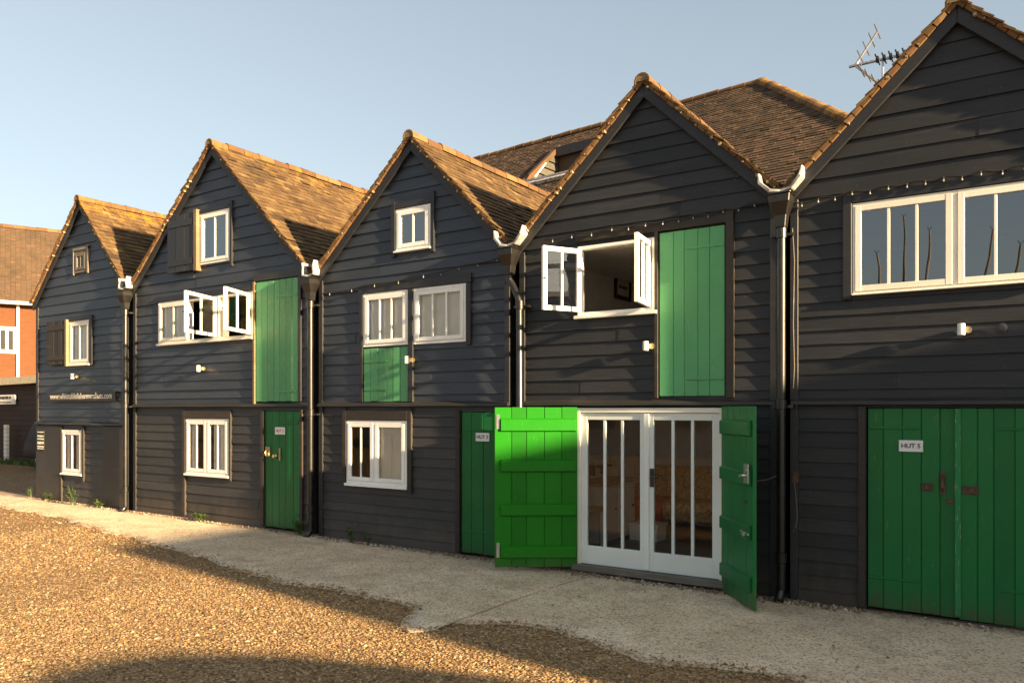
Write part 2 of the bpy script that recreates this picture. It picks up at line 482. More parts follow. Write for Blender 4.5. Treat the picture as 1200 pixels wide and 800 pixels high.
def pavement():
    def slab(x0, x1, j0, j1):
        mb = MB()
        nx = max(4, int((x1-x0)/.07)); ny = 8
        vs = []
        for j in range(-1, ny+1):
            for i in range(nx+1):
                x = x0 + (x1-x0)*i/nx
                t = max(j, 0)/ny
                ye = edge_y(x); y = ye + (.25-ye)*t
                xx = x
                if i == 0 and j0: xx = j0 + .11*(y+.2)
                if i == nx and j1: xx = j1 + .11*(y+.2)
                z = gz(x) + .001 + .005*noise.noise((x*.9, y*.9, 5)) - (.05 if j < 0 else 0) 
                vs.append((xx, y, z))
        fs = [(j*(nx+1)+i, j*(nx+1)+i+1, (j+1)*(nx+1)+i+1, (j+1)*(nx+1)+i) for j in range(ny+1) for i in range(nx)]
        mb.add(vs, fs)
        return mb
    a = slab(-40, -3.985, None, -3.981); b = slab(-3.965, 12, -3.969, None)
    a.add(b.v, b.f)
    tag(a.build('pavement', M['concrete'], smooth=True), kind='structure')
pavement()

def stones():
    rng = np.random.default_rng(3)
    # base shapes: small rough flints, dense near the viewer and thinner far off
    P = []
    def region(x0, x1, y0, y1, dens):
        n = int((x1-x0)*(y1-y0)*dens)
        P.append(np.c_[rng.uniform(x0, x1, n), rng.uniform(y0, y1, n)])
    region(-7.5, .8, -6.2, -1.0, 3000)
    region(-12, -7.5, -6.0, -.6, 1300)
    region(-20, -12, -6.0, -.6, 420)
    region(.8, 3.0, -5, -1.9, 500)
    P = np.concatenate(P)
    ye = np.interp(P[:, 0], EX, EY)
    wob = np.array([edge_w(x) for x in P[:, 0]])
    over = P[:, 1] - ye - wob
    keep = (over < .02) | ((over < .22) & (rng.random(len(P)) < .75*np.exp(-np.maximum(over, 0)/.065))) | ((over < 2.0) & (rng.random(len(P)) < .012))
    P = P[keep]; over = over[keep]
    n = len(P)
    base = np.array([(1,0,0),(.31,.95,0),(-.81,.59,0),(-.81,-.59,0),(.31,-.95,0),(.25,.1,.8),(-.3,-.15,.75)], float)
    faces = [(0,1,5),(1,2,5),(2,6,5),(2,3,6),(3,4,6),(4,0,5),(4,5,6)]
    r = np.clip(rng.lognormal(math.log(.0088), .38, n), .004, .026)
    r = np.where(over > .15, r*.85, r)
    r *= np.where(P[:, 0] < -9, 1.35, 1)
    ang = rng.uniform(0, 6.283, n); sq = rng.uniform(.6, 1.0, n); hz = rng.uniform(.35, .7, n)
    V = np.repeat(base[None], n, 0) * (1 + rng.uniform(-.22, .22, (n, 7, 3)))
    V[:, :, 1] *= sq[:, None]; V[:, :, 2] *= hz[:, None]
    x = V[:, :, 0]*np.cos(ang)[:, None] - V[:, :, 1]*np.sin(ang)[:, None]
    y = V[:, :, 0]*np.sin(ang)[:, None] + V[:, :, 1]*np.cos(ang)[:, None]
    g = np.where(P[:, 0] > 0, 0, np.minimum(.104, -.0065*P[:, 0]))
    zb = g - .012 + np.where(over > -.01, .018, np.where(over > -.12, .008*(1+over/.12), 0)) + rng.uniform(-.004, .004, n)
    W = np.stack([x*r[:, None]+P[:, 0:1], y*r[:, None]+P[:, 1:2], V[:, :, 2]*r[:, None]*1.1+zb[:, None]], 2).reshape(-1, 3)
    F = (np.array(faces)[None] + (np.arange(n)*7)[:, None, None]).reshape(-1, 3)
    me = bpy.data.meshes.new('gravel')
    me.vertices.add(len(W)); me.vertices.foreach_set('co', W.ravel())
    me.loops.add(F.size); me.loops.foreach_set('vertex_index', F.ravel().astype(np.int32))
    me.polygons.add(len(F)); me.polygons.foreach_set('loop_start', np.arange(0, F.size, 3, dtype=np.int32)); me.polygons.foreach_set('loop_total', np.full(len(F), 3, np.int32))
    at = me.attributes.new('rnd', 'FLOAT', 'FACE'); at.data.foreach_set('value', np.repeat(rng.random(n), 7).astype(np.float32))
    me.materials.append(M['stones']); me.update(calc_edges=True); me.validate()
    o = bpy.data.objects.new('gravel', me); COL.objects.link(o)
    tag(o, 'golden brown flint gravel spread over the yard', kind='stuff')
stones()

def rubble():
    rng = random.Random(5); mb = MB()
    def stone(x, y, r):
        z = gz(x)+.008
        a = rng.uniform(0, 6.28); vs = []
        for k in range(6):
            t = a + k*1.047; q = r*rng.uniform(.75, 1.2)
            vs.append((x+q*math.cos(t), y+q*math.sin(t)*.8, z-.005))
        for k in range(4):
            t = a + k*1.57; q = r*rng.uniform(.35, .65)
            vs.append((x+q*math.cos(t), y+q*math.sin(t)*.8, z+r*rng.uniform(.5, .85)))
        mb.add(vs, [(6,7,8,9),(0,1,6),(1,7,6),(1,2,7),(2,3,7),(3,8,7),(3,4,8),(4,9,8),(4,5,9),(5,0,9),(0,6,9)], 0, rng.random())
    for _ in range(1500):
        x = rng.uniform(-16.2, .6)
        d = 1.0 if (-2.2 < x < -1.3 or x < -13 or -7.5 < x < -5.8) else .6
        if rng.random() > d: continue
        stone(x, -.05 - abs(rng.gauss(0, .07)) - .02, rng.uniform(.006, .02) * (1.25 if rng.random() < .15 else 1))
    for _ in range(160):
        x = rng.uniform(-2.35, -1.3); stone(x, -.07 - abs(rng.gauss(0, .09)), rng.uniform(.008, .024))
    for _ in range(260):
        stone(rng.uniform(-4.2, -2.3), -.12 - abs(rng.gauss(0, .06)), rng.uniform(.006, .015))
    tag(mb.build('loose_pebbles', M['chips']), 'loose pale pebbles and grit along the foot of the black walls', kind='stuff')
rubble()

# ------------------------------------------------------------------ huts: wall, roof, windows, doors
def clip(poly, ax, val, keep_less):
    out = []
    n = len(poly)
    for i in range(n):
        p, q = poly[i], poly[(i+1) % n]
        a = (p[ax] <= val) == keep_less or p[ax] == val
        b = (q[ax] <= val) == keep_less or q[ax] == val
        if a: out.append(p)
        if a != b:
            t = (val-p[ax])/(q[ax]-p[ax])
            out.append((p[0]+(q[0]-p[0])*t, p[1]+(q[1]-p[1])*t))
    return out

def facade(mb, outline, courses, openings, y0=0.0, lap=.017, seed=0, mi_low=None):
    """lapped boards over outline [(x,z)], holes left for openings (x0,x1,z0,z1)"""
    rng = random.Random(seed)
    xs_all = sorted({o[i] for o in openings for i in (0, 1)})
    minx = min(p[0] for p in outline); maxx = max(p[0] for p in outline)
    for ci in range(len(courses)-1):
        z0, z1 = courses[ci], courses[ci+1]
        band = clip(clip(outline, 1, z0, False), 1, z1, True)
        if len(band) < 3: continue
        bx0 = min(p[0] for p in band); bx1 = max(p[0] for p in band)
        joints = []
        if bx1-bx0 > 2.0 and rng.random() < .6: joints.append(rng.uniform(bx0+.6, bx1-.6))
        cuts = sorted(set([x for x in xs_all if bx0 < x < bx1] + joints + list(np.arange(math.floor(bx0/.55)*.55, bx1, .55))))
        cuts = [bx0] + [c for c in cuts if bx0+.002 < c < bx1-.002] + [bx1]
        rr = rng.random(); jy = rng.uniform(-.003, .003)
        for k in range(len(cuts)-1):
            xa, xb = cuts[k], cuts[k+1]
            if xb - xa < 1e-4: continue
            if any(abs(xa-j) < 1e-6 for j in joints): rr = rng.random(); jy = rng.uniform(-.004, .004)
            xm = (xa+xb)/2
            zs = [(z0, z1)]
            for (a, b, c, d) in openings:
                if a < xm < b:
                    new = []
                    for (p, q) in zs:
                        if d <= p or c >= q: new.append((p, q)); continue
                        if c > p: new.append((p, c))
                        if d < q: new.append((d, q))
                    zs = new
            for (p, q) in zs:
                if q - p < .004: continue
                poly = clip(clip(clip(clip(band, 0, xa, False), 0, xb, True), 1, p, False), 1, q, True)
                if len(poly) < 3: continue
                mi = 0
                if mi_low is not None and z1 <= mi_low+.01: mi = 1
                fv = []; bv = []
                for (x, z) in poly:
                    t = (z1-z)/(z1-z0)
                    dz = .006*noise.noise((x*1.3, ci*3.7+seed, 0)) if abs(z-z0) < 1e-5 and ci > 0 else 0
                    dy = .004*noise.noise((x*1.1, ci*5.1+seed, 9))
                    fv.append((x, y0 - .004 - lap*t + dy + jy, z - (.007 if abs(z-z0) < 1e-5 else 0) + dz)); bv.append((x, y0+.05, z))
                n = len(poly)
                fs = [tuple(range(n)), tuple(reversed(range(n, 2*n)))] + [(i, i+n, (i+1) % n+n, (i+1) % n) for i in range(n)]
                mb.add(fv+bv, fs, mi, rr)

def poly_ccw(outline):
    return outline

def tile_slope(mb, top, bot, y0, y1, expo=.105, tw=.165, lichen=0.0, seed=1, verge=.02, thick=.013, sag=.02):
    """plain tiles laid on the slope from ridge point top=(x,z) to eaves bot=(x,z), running from y0 to y1"""
    rng = random.Random(seed)
    T = Vector((top[0], 0, top[1])); B = Vector((bot[0], 0, bot[1]))
    d = (B-T); L = d.length; d.normalize()
    nrm = Vector((-d.z, 0, d.x))
    if nrm.z < 0: nrm = -nrm
    nc = int(L/expo)
    flip = d.x < 0
    for c in range(nc+1):
        s1 = min(c*expo + expo*1.25, L+.03); s0 = max(0, c*expo - .06)
        off = (c % 2)*tw*.5
        y = y0 - off
        first = True
        cl = rng.uniform(-.05, .05)
        while y < y1:
            ya, yb = max(y, y0), min(y+tw-.004, y1)
            y += tw
            if yb-ya < .03: continue
            if first: ya -= rng.uniform(0, verge); first = False
            lift = rng.uniform(.026, .036) + (rng.uniform(0, .02) if rng.random() < .06 else 0)
            ds = rng.uniform(-.006, .006)
            sg = lambda yy: -sag*math.sin(math.pi*min(1, max(0, (yy-y0)/(y1-y0)))) + .012*noise.noise((yy*.6, c*.15, seed))
            vs = []
            for (ss, h) in ((s0, .006), (s1+ds, lift)):
                for yy in (ya, yb):
                    p = T + d*ss + nrm*(h + sg(yy)); vs.append((p.x, yy, p.z))
            for (ss, h) in ((s0, .006-thick), (s1+ds, lift-thick)):
                for yy in (ya, yb):
                    p = T + d*ss + nrm*(h + sg(yy)); vs.append((p.x, yy, p.z))
            fs = [(0,1,3,2),(4,6,7,5),(2,3,7,6),(0,2,6,4),(1,5,7,3),(0,4,5,1)]
            if not flip: fs = [tuple(reversed(f)) for f in fs]
            a = lichen*max(0, 1-(c*expo)/(L*.55))
            mb.add(vs, fs, 0, min(1, max(0, rng.gauss(.5, .19)+cl)), a)

def ridge_row(mb, p0, p1, r=.105, step=.30, mi=0, seed=0, aux=0.0, up=1.0):
    """half round ridge tiles from p0 to p1"""
    rng = random.Random(seed)
    p0, p1 = Vector(p0), Vector(p1)
    L = (p1-p0).length; d = (p1-p0).normalized()
    sd = d.cross(Vector((0,0,1))).normalized(); u = sd.cross(d)
    n = int(L/step)
    for i in range(n):
        a = p0 + d*(i*L/n); b = p0 + d*((i+1)*L/n - .004)
        jz = rng.uniform(-.008, .008)
        vs = []
        for q, rr in ((a, r*1.04), (b, r*.97)):
            for ro in (rr, rr-.018):
                for k in range(9):
                    t = math.pi*(-.08 + 1.16*k/8)
                    vs.append(tuple(q + sd*(math.cos(t)*ro) + u*(math.sin(t)*ro*up + jz - .045)))
        fs = []
        for k in range(8):
            fs += [(k, k+1, 18+k+1, 18+k), (9+k+1, 9+k, 27+k, 27+k+1), (k+1, k, 9+k, 9+k+1), (18+k, 18+k+1, 27+k+1, 27+k)]
        fs += [(0, 18, 27, 9), (8, 17, 35, 26)]
        mb.add(vs, fs, mi, rng.random(), aux)

def leaf_frame(mb, Mx, w, z0, z1, lights, st=.05, rail=.05, brail=None, mun=.022, t=.04, cross=0):
    """a glazed leaf: stiles, rails, glazing bars"""
    brail = brail or rail
    mb.M = Mx
    mb.box(0, st, 0, t, z0, z1); mb.box(w-st, w, 0, t, z0, z1)
    mb.box(st, w-st, .001, t-.001, z0, z0+brail); mb.box(st, w-st, .001, t-.001, z1-rail, z1)
    iw = w-2*st
    for k in range(1, lights):
        x = st + iw*k/lights
        mb.box(x-mun/2, x+mun/2, .006, t-.006, z0+brail-.001, z1-rail+.001)
    mb.M = None

def leaf_panes(mb, Mx, w, z0, z1, lights, st=.05, rail=.05, brail=None, mun=.022, t=.04):
    brail = brail or rail
    mb.M = Mx
    iw = w-2*st
    for k in range(lights):
        xa = st + iw*k/lights + (mun/2 if k else 0) + .0005; xb = st + iw*(k+1)/lights - (mun/2 if k < lights-1 else 0) - .0005
        rng = .0
        mb.add([(xa, t*.5, z0+brail), (xb, t*.5, z0+brail), (xb, t*.5, z1-rail), (xa, t*.5, z1-rail)], [(0,1,2,3)])
    mb.M = None

def make_window(hut, x0, x1, z0, z1, leaves, mat='white', y=-.034, fw=.035, sill=.03, label=None, blind=None, depth=.09, sillw=.012, mullion=True, glass='door_glass'):
    """leaves: list of (fraction, lights, open_angle, hinge side, leaf width or None)"""
    mb = MB()
    mb.box(x0, x0+fw, y, y+depth, z0, z1); mb.box(x1-fw, x1, y, y+depth, z0, z1)
    mb.box(x0+fw, x1-fw, y+.001, y+depth, z1-fw, z1); mb.box(x0+fw, x1-fw, y+.001, y+depth, z0, z0+fw)
    if sill: mb.box(x0-sillw, x1+sillw, y-.035, y+depth-.002, z0-sill, z0-.0005)
    n = len(leaves)
    edges = [x0+fw]
    tot = sum(l[0] for l in leaves); iw = (x1-x0-2*fw)
    acc = 0
    for l in leaves:
        acc += l[0]/tot; edges.append(x0+fw+iw*acc)
    for e in (edges[1:-1] if mullion else []):
        mb.box(e-.018, e+.018, y+.002, y+depth, z0+fw, z1-fw)
    fr = mb.build('window', M[mat], hut, bevel=.003)
    if label: fr['label'] = label
    for i, l in enumerate(leaves):
        a = edges[i] + (.02 if i else .002); b = edges[i+1] - (.02 if i < n-1 else .002)
        frac, lights, ang, side = l[:4]
        wdt = l[4] if len(l) > 4 and l[4] else b-a
        hx = a if side == 'L' else b
        Mx = hinge(hx, y-.008 if ang == 0 else y-.012, ang, side)
        za, zb = z0+fw+.003, z1-fw-.003
        c = MB(); leaf_frame(c, Mx, wdt, za, zb, lights)
        cs = c.build('casement', M[mat], fr, bevel=.002)
        g = MB(); leaf_panes(g, Mx, wdt, za, zb, lights)
        g.build('pane', M[glass], fr)
        if ang: cs['label'] = 'casement swung open'
        if ang:
            k = MB(); k.M = Mx
            k.tube([(wdt-.025, .045, (za+zb)/2), (wdt-.025, .075, (za+zb)/2)], .012, 8); k.M = None
            k.build('handle', M['iron'], fr)
    if blind:
        for (a, b, mt) in blind:
            k = MB()
            xa = x0+fw+iw*a; xb = x0+fw+iw*b
            nn = 10; vs = []; fs = []
            for j in range(nn+1):
                xx = xa+(xb-xa)*j/nn; yy = y+.058+.006*math.sin(j*2.1)
                vs += [(xx, yy, z0+.01), (xx, yy, z1-.01)]
            for j in range(nn): fs.append((2*j, 2*j+2, 2*j+3, 2*j+1))
            k.add(vs, fs)
            k.build('blind', M[mt], fr)
    return fr

def plank_door(parent, name, x, y, w, z0, z1, mat, n=4, t=.035, ang=0, side='L', ledges=None, label=None, strap=None, seed=0, ragged=0.0):
    """boards side by side with grooves; ledges = heights of the cross pieces on the inner side; strap = heights of outer ledges"""
    rng = random.Random(seed)
    Mx = hinge(x, y, ang, side)
    mb = MB(); mb.M = Mx
    ws = [rng.uniform(.85, 1.15) for _ in range(n)]; s = sum(ws); u = 0
    mb.box(.004, w-.004, .011, t-.011, z0+.02, z1-.006)
    for q in ws:
        pw = w*q/s
        zz = z0 + rng.uniform(0, ragged)
        mb.box(u+.0025, u+pw-.0025, rng.uniform(-.002, .002), t, zz, z1-rng.uniform(0, .004))
        u += pw
    mb.M = None
    d = mb.build(name, M[mat], parent, bevel=.0035)
    if label: d['label'] = label
    for (lz, lh, where, la, lb) in (ledges or []):
        k = MB(); k.M = Mx
        if where == 'in':
            a, b = t+.0005, t+.032
            k.add([(la, a, lz), (lb, a, lz), (lb, b, lz+.012), (la, b, lz+.012), (la, a, lz+lh), (lb, a, lz+lh), (lb, b, lz+lh-.018), (la, b, lz+lh-.018)],
                  [(0,3,2,1),(4,5,6,7),(0,1,5,4),(1,2,6,5),(2,3,7,6),(3,0,4,7)])
        else:
            k.box(la, lb, -.010, -.0025, lz, lz+lh)
        k.M = None
        k.build('ledge' if where == 'in' else 'strap_hinge', M[mat], d, bevel=.003)
    return d

def trim_boards(hut, rects, mat='trim', name='trim', y0=-.046, y1=.03):
    for (a, b, c, d) in rects:
        mb = MB(); mb.box(a, b, y0+random.uniform(-.002, .002), y1, c, d)
        mb.build(name, M[mat], hut, bevel=.003)

def courses(z0, zm, z1, p1, p2, seed):
    rng = random.Random(seed)
    out = [z0]; z = z0
    n = max(1, round((zm-z0)/p1))
    cs = [z0 + (zm-z0)*(i+1)/n + (rng.uniform(-.010, .010) if i < n-1 else 0) for i in range(n)]
    out += cs
    z = zm
    while z < z1:
        z += p2*rng.uniform(.92, 1.08); out.append(z)
    return out

HUTS = [
 dict(x0=-16.07, x1=-12.97, ax=-14.46, az=5.56, el=3.86, er=3.86, band=1.54, p=.14, pg=.175, lich=.42),
 dict(x0=-12.78, x1=-8.43, ax=-10.62, az=5.86, el=3.86, er=3.67, band=1.86, p=.135, pg=.165, lich=.34),
 dict(x0=-8.27, x1=-5.12, ax=-6.59, az=5.20, el=3.67, er=3.70, band=1.86, p=.134, pg=.15, lich=.20),
 dict(x0=-4.96, x1=-2.06, ax=-3.41, az=5.18, el=3.70, er=3.86, band=1.86, p=.130, pg=.148, lich=.12),
 dict(x0=-1.92, x1=.86, ax=-.556, az=5.19, el=3.86, er=3.86, band=1.86, p=.130, pg=.165, lich=.10)]
HLAB = ['smallest leftmost black boarded hut with web address board and dark shutter',
        'widest black hut with three-light white window, open casements and narrow green doors',
        'black hut between two downpipes with two wide white windows and small green hatch',
        'black hut with open white French doors screened by two open green doors',
        'nearest black hut at the right with long cream window and double green doors']
DEPTH = 5.6
OPEN = {0: [(-14.69, -14.26, 4.29, 4.69), (-14.86, -14.16, 2.63, 3.42), (-15.12, -14.42, .63, 1.43)],
        1: [(-10.95, -10.22, 4.07, 4.87), (-12.07, -9.68, 2.88, 3.56), (-9.62, -8.70, 1.90, 3.69), (-11.32, -10.24, .79, 1.66), (-9.43, -8.67, .07, 1.79)],
        2: [(-6.87, -6.29, 3.83, 4.37), (-7.44, -6.66, 2.63, 3.33), (-6.57, -5.74, 2.625, 3.33), (-7.44, -6.66, 1.90, 2.61), (-7.75, -6.68, .82, 1.66), (-5.83, -4.99, .05, 1.78)],
        3: [(-4.21, -3.30, 2.83, 3.59), (-3.26, -2.55, 1.93, 3.64), (-4.23, -2.55, .08, 1.82)],
        4: [(-1.385, .24, 2.84, 3.66), (-1.27, .17, .02, 1.82)]}
hut = []
for i, h in enumerate(HUTS):
    xm = (h['x0']+h['x1'])/2
    root = thing('fisherman_hut', HLAB[i], 'hut', (xm, 0, gz(xm)), 'row of black boarded fishermen huts')
    hut.append(root)
    h['g'] = gz(xm)
    zb = gz(h['x1']) + .015
    dl, dr = .105, .105
    # roof planes: height of the deck over the wall
    ol = [(h['x0'], zb), (h['x1'], zb), (h['x1'], h['er']-.05), (h['ax'], h['az']-.02), (h['x0'], h['el']-.05)]
    mb = MB()
    cs = courses(zb, h['band'], h['az']+.2, h['p'], h['p']*1.02, i*11+3)
    # wider boards in the gable
    lo_ = [c for c in cs if c < min(h['el'], h['er'])-.35]
    z = lo_[-1]; rg = random.Random(i)
    while z < h['az']: z += h['pg']*rg.uniform(.93, 1.07); lo_.append(z)
    facade(mb, ol, lo_, OPEN[i], seed=i*7, mi_low=h['band'])
    mb.build('wall', [M['boards'], M['boards_low']] if i < 3 else [M['boards_black'], M['boards_black_low']], root)
    # side and back walls
    for xs, e in ((h['x0'], h['el']), (h['x1']-.05, h['er'])):
        sb = MB(); sb.box(xs, xs+.05, .052, DEPTH-.1, h['g'], e-.06)
        sb.build('side_wall', M['shed'], root)
    sb = MB(); sb.prism([(h['x0']+.052, h['g']), (h['x1']-.052, h['g']), (h['x1']-.052, h['er']-.1), (h['ax'], h['az']-.1), (h['x0']+.052, h['el']-.1)], DEPTH-.09, DEPTH-.04)
    sb.build('back_wall', M['shed'], root)
    # corner boards
    trim_boards(root, [(h['x0']-.012, h['x0']+.06, zb+.01, h['el']-.09), (h['x1']-.06, h['x1']+.012, zb+.01, h['er']-.09)], 'trim', 'corner_board', -.036, .02)
    # roof
    xl = h['x0']-.075 if i else h['x0']-.10
    xr = h['x1']+.075
    apex = (h['ax'], h['az']+.055)
    rb = MB()
    for side, xe, ez in ((0, xl, h['el']-.01), (1, xr, h['er']-.01)):
        tile_slope(rb, apex, (xe, ez), -.095, DEPTH, lichen=h['lich'], seed=i*2+side+10)
    # deck below the tiles
    T = (h['ax'], h['az']+.045)
    dk = MB()
    for xe, ez in ((xl, h['el']-.02), (xr, h['er']-.02)):
        dk.M = None
        pol = [(T[0], T[1]), (xe, ez), (xe, ez-.055), (T[0], T[1]-.075)]
        if xe > T[0]: pol = pol[::-1]
        dk.prism(pol, -.060, DEPTH-.03)
    dk.build('roof_deck', M['shed'], root, recalc=True)
    rf = rb.build('roof', M['tiles'], root)
    rr = MB(); ridge_row(rr, (h['ax'], -.115, h['az']+.075), (h['ax'], DEPTH, h['az']+.075), r=.086, seed=i, aux=.1+h['lich']*.5)
    n_ = 10; cap = [(h['ax']+.072*math.cos(math.pi*k/n_), h['az']+.03+.078*math.sin(math.pi*k/n_)) for k in range(n_+1)]
    rr.prism(cap, -.110, -.02, 1)
    rr.build('ridge', [M['ridge'], M['mortar_dark']], rf)
    # barge boards
    for xe, ez in ((xl, h['el']-.03), (xr, h['er']-.03)):
        bb = MB()
        A = Vector((h['ax'], 0, h['az']+.035)); B = Vector((xe, 0, ez)); 
        t = (B-A).normalized()
        dn = .125
        pol = [(A.x, A.z-.02), (A.x, A.z-dn*1.3), (B.x-t.x*.05, B.z-dn*.95), (B.x, B.z-.01)]
        if xe > A.x: pol = pol
        bb.prism(pol, -.066, -.036)
        bb.build('bargeboard', M['trim'], root, recalc=True, bevel=.004)
    for sd_, (xe, ez) in enumerate(((xl, h['el']-.01), (xr, h['er']-.01))):
        vb = MB(); rv = random.Random(i*5+sd_)
        A = Vector((h['ax'], 0, h['az']+.055)); B = Vector((xe, 0, ez)); L = (B-A).length; t = (B-A)/L
        nn = Vector((-t.z, 0, t.x)); nn = nn if nn.z > 0 else -nn
        q = .0
        while q < L-.02:
            l_ = rv.uniform(.09, .125); e_ = min(q+l_, L)
            up = rv.uniform(-.001, .003); dy = rv.uniform(-.006, .006); th = rv.uniform(.026, .036)
            vs = []
            for yy in (-.100+dy, -.0665):
                for (s0, hh) in ((q+.004, up), (e_-.006, up+.008), (e_-.006, up-th), (q+.004, up-th)):
                    p_ = A + t*s0 + nn*hh; vs.append((p_.x, yy+(.012 if hh < up-.01 and yy < -.1 else 0), p_.z))
            vb.add(vs, [(0,1,2,3),(7,6,5,4),(0,4,5,1),(1,5,6,2),(2,6,7,3),(3,7,4,0)], 0, min(1, max(0, rv.gauss(.55, .3))), .12)
            if rv.random() < .5:
                p_ = A + t*(e_+rv.uniform(-.02, .02)) + nn*rv.uniform(-.03, -.012); c_ = rv.uniform(.007, .015)
                vb.box(p_.x-c_, p_.x+c_, -.104, -.067, p_.z-c_, p_.z+c_, 1, rv.random())
            q = e_
        vb.build('verge', [M['ridge'], M['mortar']], root, recalc=True)
    # drip board between the storeys
    db = MB()
    bz = h['band']
    gaps = {3: [], 2: [], 1: [], 0: [], 4: []}[i]
    nseg = 12
    for k in range(nseg):
        xa = h['x0']+(h['x1']-h['x0'])*k/nseg; xb = h['x0']+(h['x1']-h['x0'])*(k+1)/nseg
        ja = .008*noise.noise((xa*1.7, i, 4)); jb = .008*noise.noise((xb*1.7, i, 4))
        db.add([(xa,-.075,bz-.012+ja),(xb,-.075,bz-.012+jb),(xb,.0,bz-.012+jb),(xa,.0,bz-.012+ja),(xa,-.068,bz+.018+ja),(xb,-.068,bz+.018+jb),(xb,.0,bz+.055+jb),(xa,.0,bz+.055+ja)],
              [(0,3,2,1),(4,5,6,7),(0,1,5,4),(1,2,6,5),(2,3,7,6),(3,0,4,7)], 0, .3)
    db.build('drip_board', M['drip'], root)
    # rooms inside
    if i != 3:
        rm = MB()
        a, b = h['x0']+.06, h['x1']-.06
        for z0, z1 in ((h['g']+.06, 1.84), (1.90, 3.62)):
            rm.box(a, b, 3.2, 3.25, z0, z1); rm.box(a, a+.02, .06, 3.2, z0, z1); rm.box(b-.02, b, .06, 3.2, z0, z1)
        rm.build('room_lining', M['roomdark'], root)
        for za_, zb_ in ((h['g']+.02, h['g']+.06), (1.84, 1.90), (3.62, 3.66)):
            fl = MB(); fl.box(a, b, .056, 3.25, za_, zb_); fl.build('floor_boards', M['roomfloor'], root)

# --- hut 1
H = hut[0]
o = OPEN[0]
make_window(H, *o[0], [(1, 2, 0, 'L')], 'oldwood', sill=.0, label='tiny weathered window high in the gable', fw=.05)
make_window(H, *o[1], [(1, 2, 0, 'L')], 'cream', label='middle window with its shutter folded back', blind=[(0, 1, 'blind')])
make_window(H, *o[2], [(1, 2, 0, 'L')], 'white', label='ground floor window', blind=[(.0, .42, 'blind'), (.58, 1, 'white')])
trim_boards(H, [(-14.17, -14.08, 2.6, 3.50), (-14.93, -14.10, 3.425, 3.50)], 'trim')
trim_boards(H, [(-14.92, -14.865, 2.60, 3.46)], 'timber', 'reveal_post', -.09)
trim_boards(H, [(-15.19, -15.125, .1, 1.50), (-14.415, -14.36, .5, 1.50)], 'trim_brown')
trim_boards(H, [(-14.72, -14.695, 4.26, 4.75), (-14.255, -14.21, 4.26, 4.78), (-14.72, -14.21, 4.695, 4.745)], 'oldwood')
plank_door(H, 'shutter', -15.60, -.075, .70, 2.64, 3.46, 'trim_brown', 5, t=.03, label='dark shutter folded back on the wall', ledges=[(2.72, .09, 'out', .03, .67), (3.28, .09, 'out', .03, .67)], seed=3)
pn = MB(); pn.box(-13.72, -13.02, -.05, -.002, .10, 1.50); pn.build('infill_panel', M['boards_low'], H)
pn = MB(); pn.box(-16.05, -15.2, -.045, -.002, .12, 1.50); pn.build('infill_panel', M['boards_low'], H)
# --- hut 2
H = hut[1]; o = OPEN[1]
make_window(H, *o[0], [(1, 2, 0, 'L')], 'white', sill=.0, label='gable window with shutter folded back', glass='glass')
trim_boards(H, [(-11.03, -10.955, 3.98, 4.94)], 'timber', 'reveal_post', -.10)
trim_boards(H, [(-10.215, -10.16, 3.98, 4.98), (-10.95, -10.22, 4.875, 4.93)], 'trim')
plank_door(H, 'shutter', -11.74, -.085, .70, 4.00, 4.91, 'trim', 3, t=.035, label='black boarded shutter folded back beside the gable window', ledges=[(4.1, .1, 'out', .02, .68), (4.72, .1, 'out', .02, .68)], seed=5)
make_window(H, *o[1], [(1, 2, 0, 'L'), (1, 2, 112, 'R', .78), (1, 2, 114, 'R', .70)], 'cream', label='wide three-light window with two casements open', blind=[(.0, .34, 'white'), (.62, .74, 'cream')])  # cream blind strip stands in for the lit jamb inside the opening
trim_boards(H, [(-12.15, -9.62, 3.565, 3.65)], 'trim')
plank_door(H, 'hatch', -9.61, -.03, .90, 1.915, 3.68, 'green_worn', 7, ragged=.01, label='flaking pale green upper hatch', ledges=[(3.42, .03, 'out', .45, .88), (2.05, .03, 'out', .45, .88)], seed=7)
trim_boards(H, [(-8.695, -8.64, 1.92, 3.86), (-9.66, -8.64, 3.695, 3.80)], 'trim')
trim_boards(H, [(-9.665, -9.625, 1.87, 3.69)], 'timber', 'reveal_post', -.05)
make_window(H, *o[3], [(1, 2, 0, 'L'), (1, 2, 0, 'R')], 'white', label='ground floor window with a pale blind', blind=[(.60, 1, 'white'), (0, .2, 'blind')])
trim_boards(H, [(-11.40, -11.33, .12, 1.80), (-10.235, -10.19, .72, 1.80), (-11.33, -10.235, 1.665, 1.79)], 'trim_brown')
d = plank_door(H, 'door', -9.42, -.02, .74, .09, 1.785, 'green_dark', 5, ragged=.02, label='narrow dark green ground floor door', ledges=[(1.60, .025, 'out', .3, .72), (.30, .025, 'out', .3, .72)], seed=9)
k = MB(); k.box(-9.40, -9.30, -.035, -.022, 1.12, 1.26); k.tube([(-9.36, -.022, 1.2), (-9.36, -.06, 1.2), (-9.36, -.07, 1.17), (-9.36, -.06, 1.14)], .012); k.build('latch', M['brass'], d)
k = MB(); k.lathe((-9.19, -.022, 1.13), [(.035, 0), (.035, -.01), (.02, -.03), (.026, -.045), (.01, -.055)], 10, 'Y'); k.box(-9.1, -9.07, -.04, -.022, 1.07, 1.25); k.build('handle', M['brass'], d, recalc=True)
trim_boards(H, [(-9.50, -9.435, .10, 1.80), (-8.665, -8.61, .10, 1.80)], 'trim_brown')
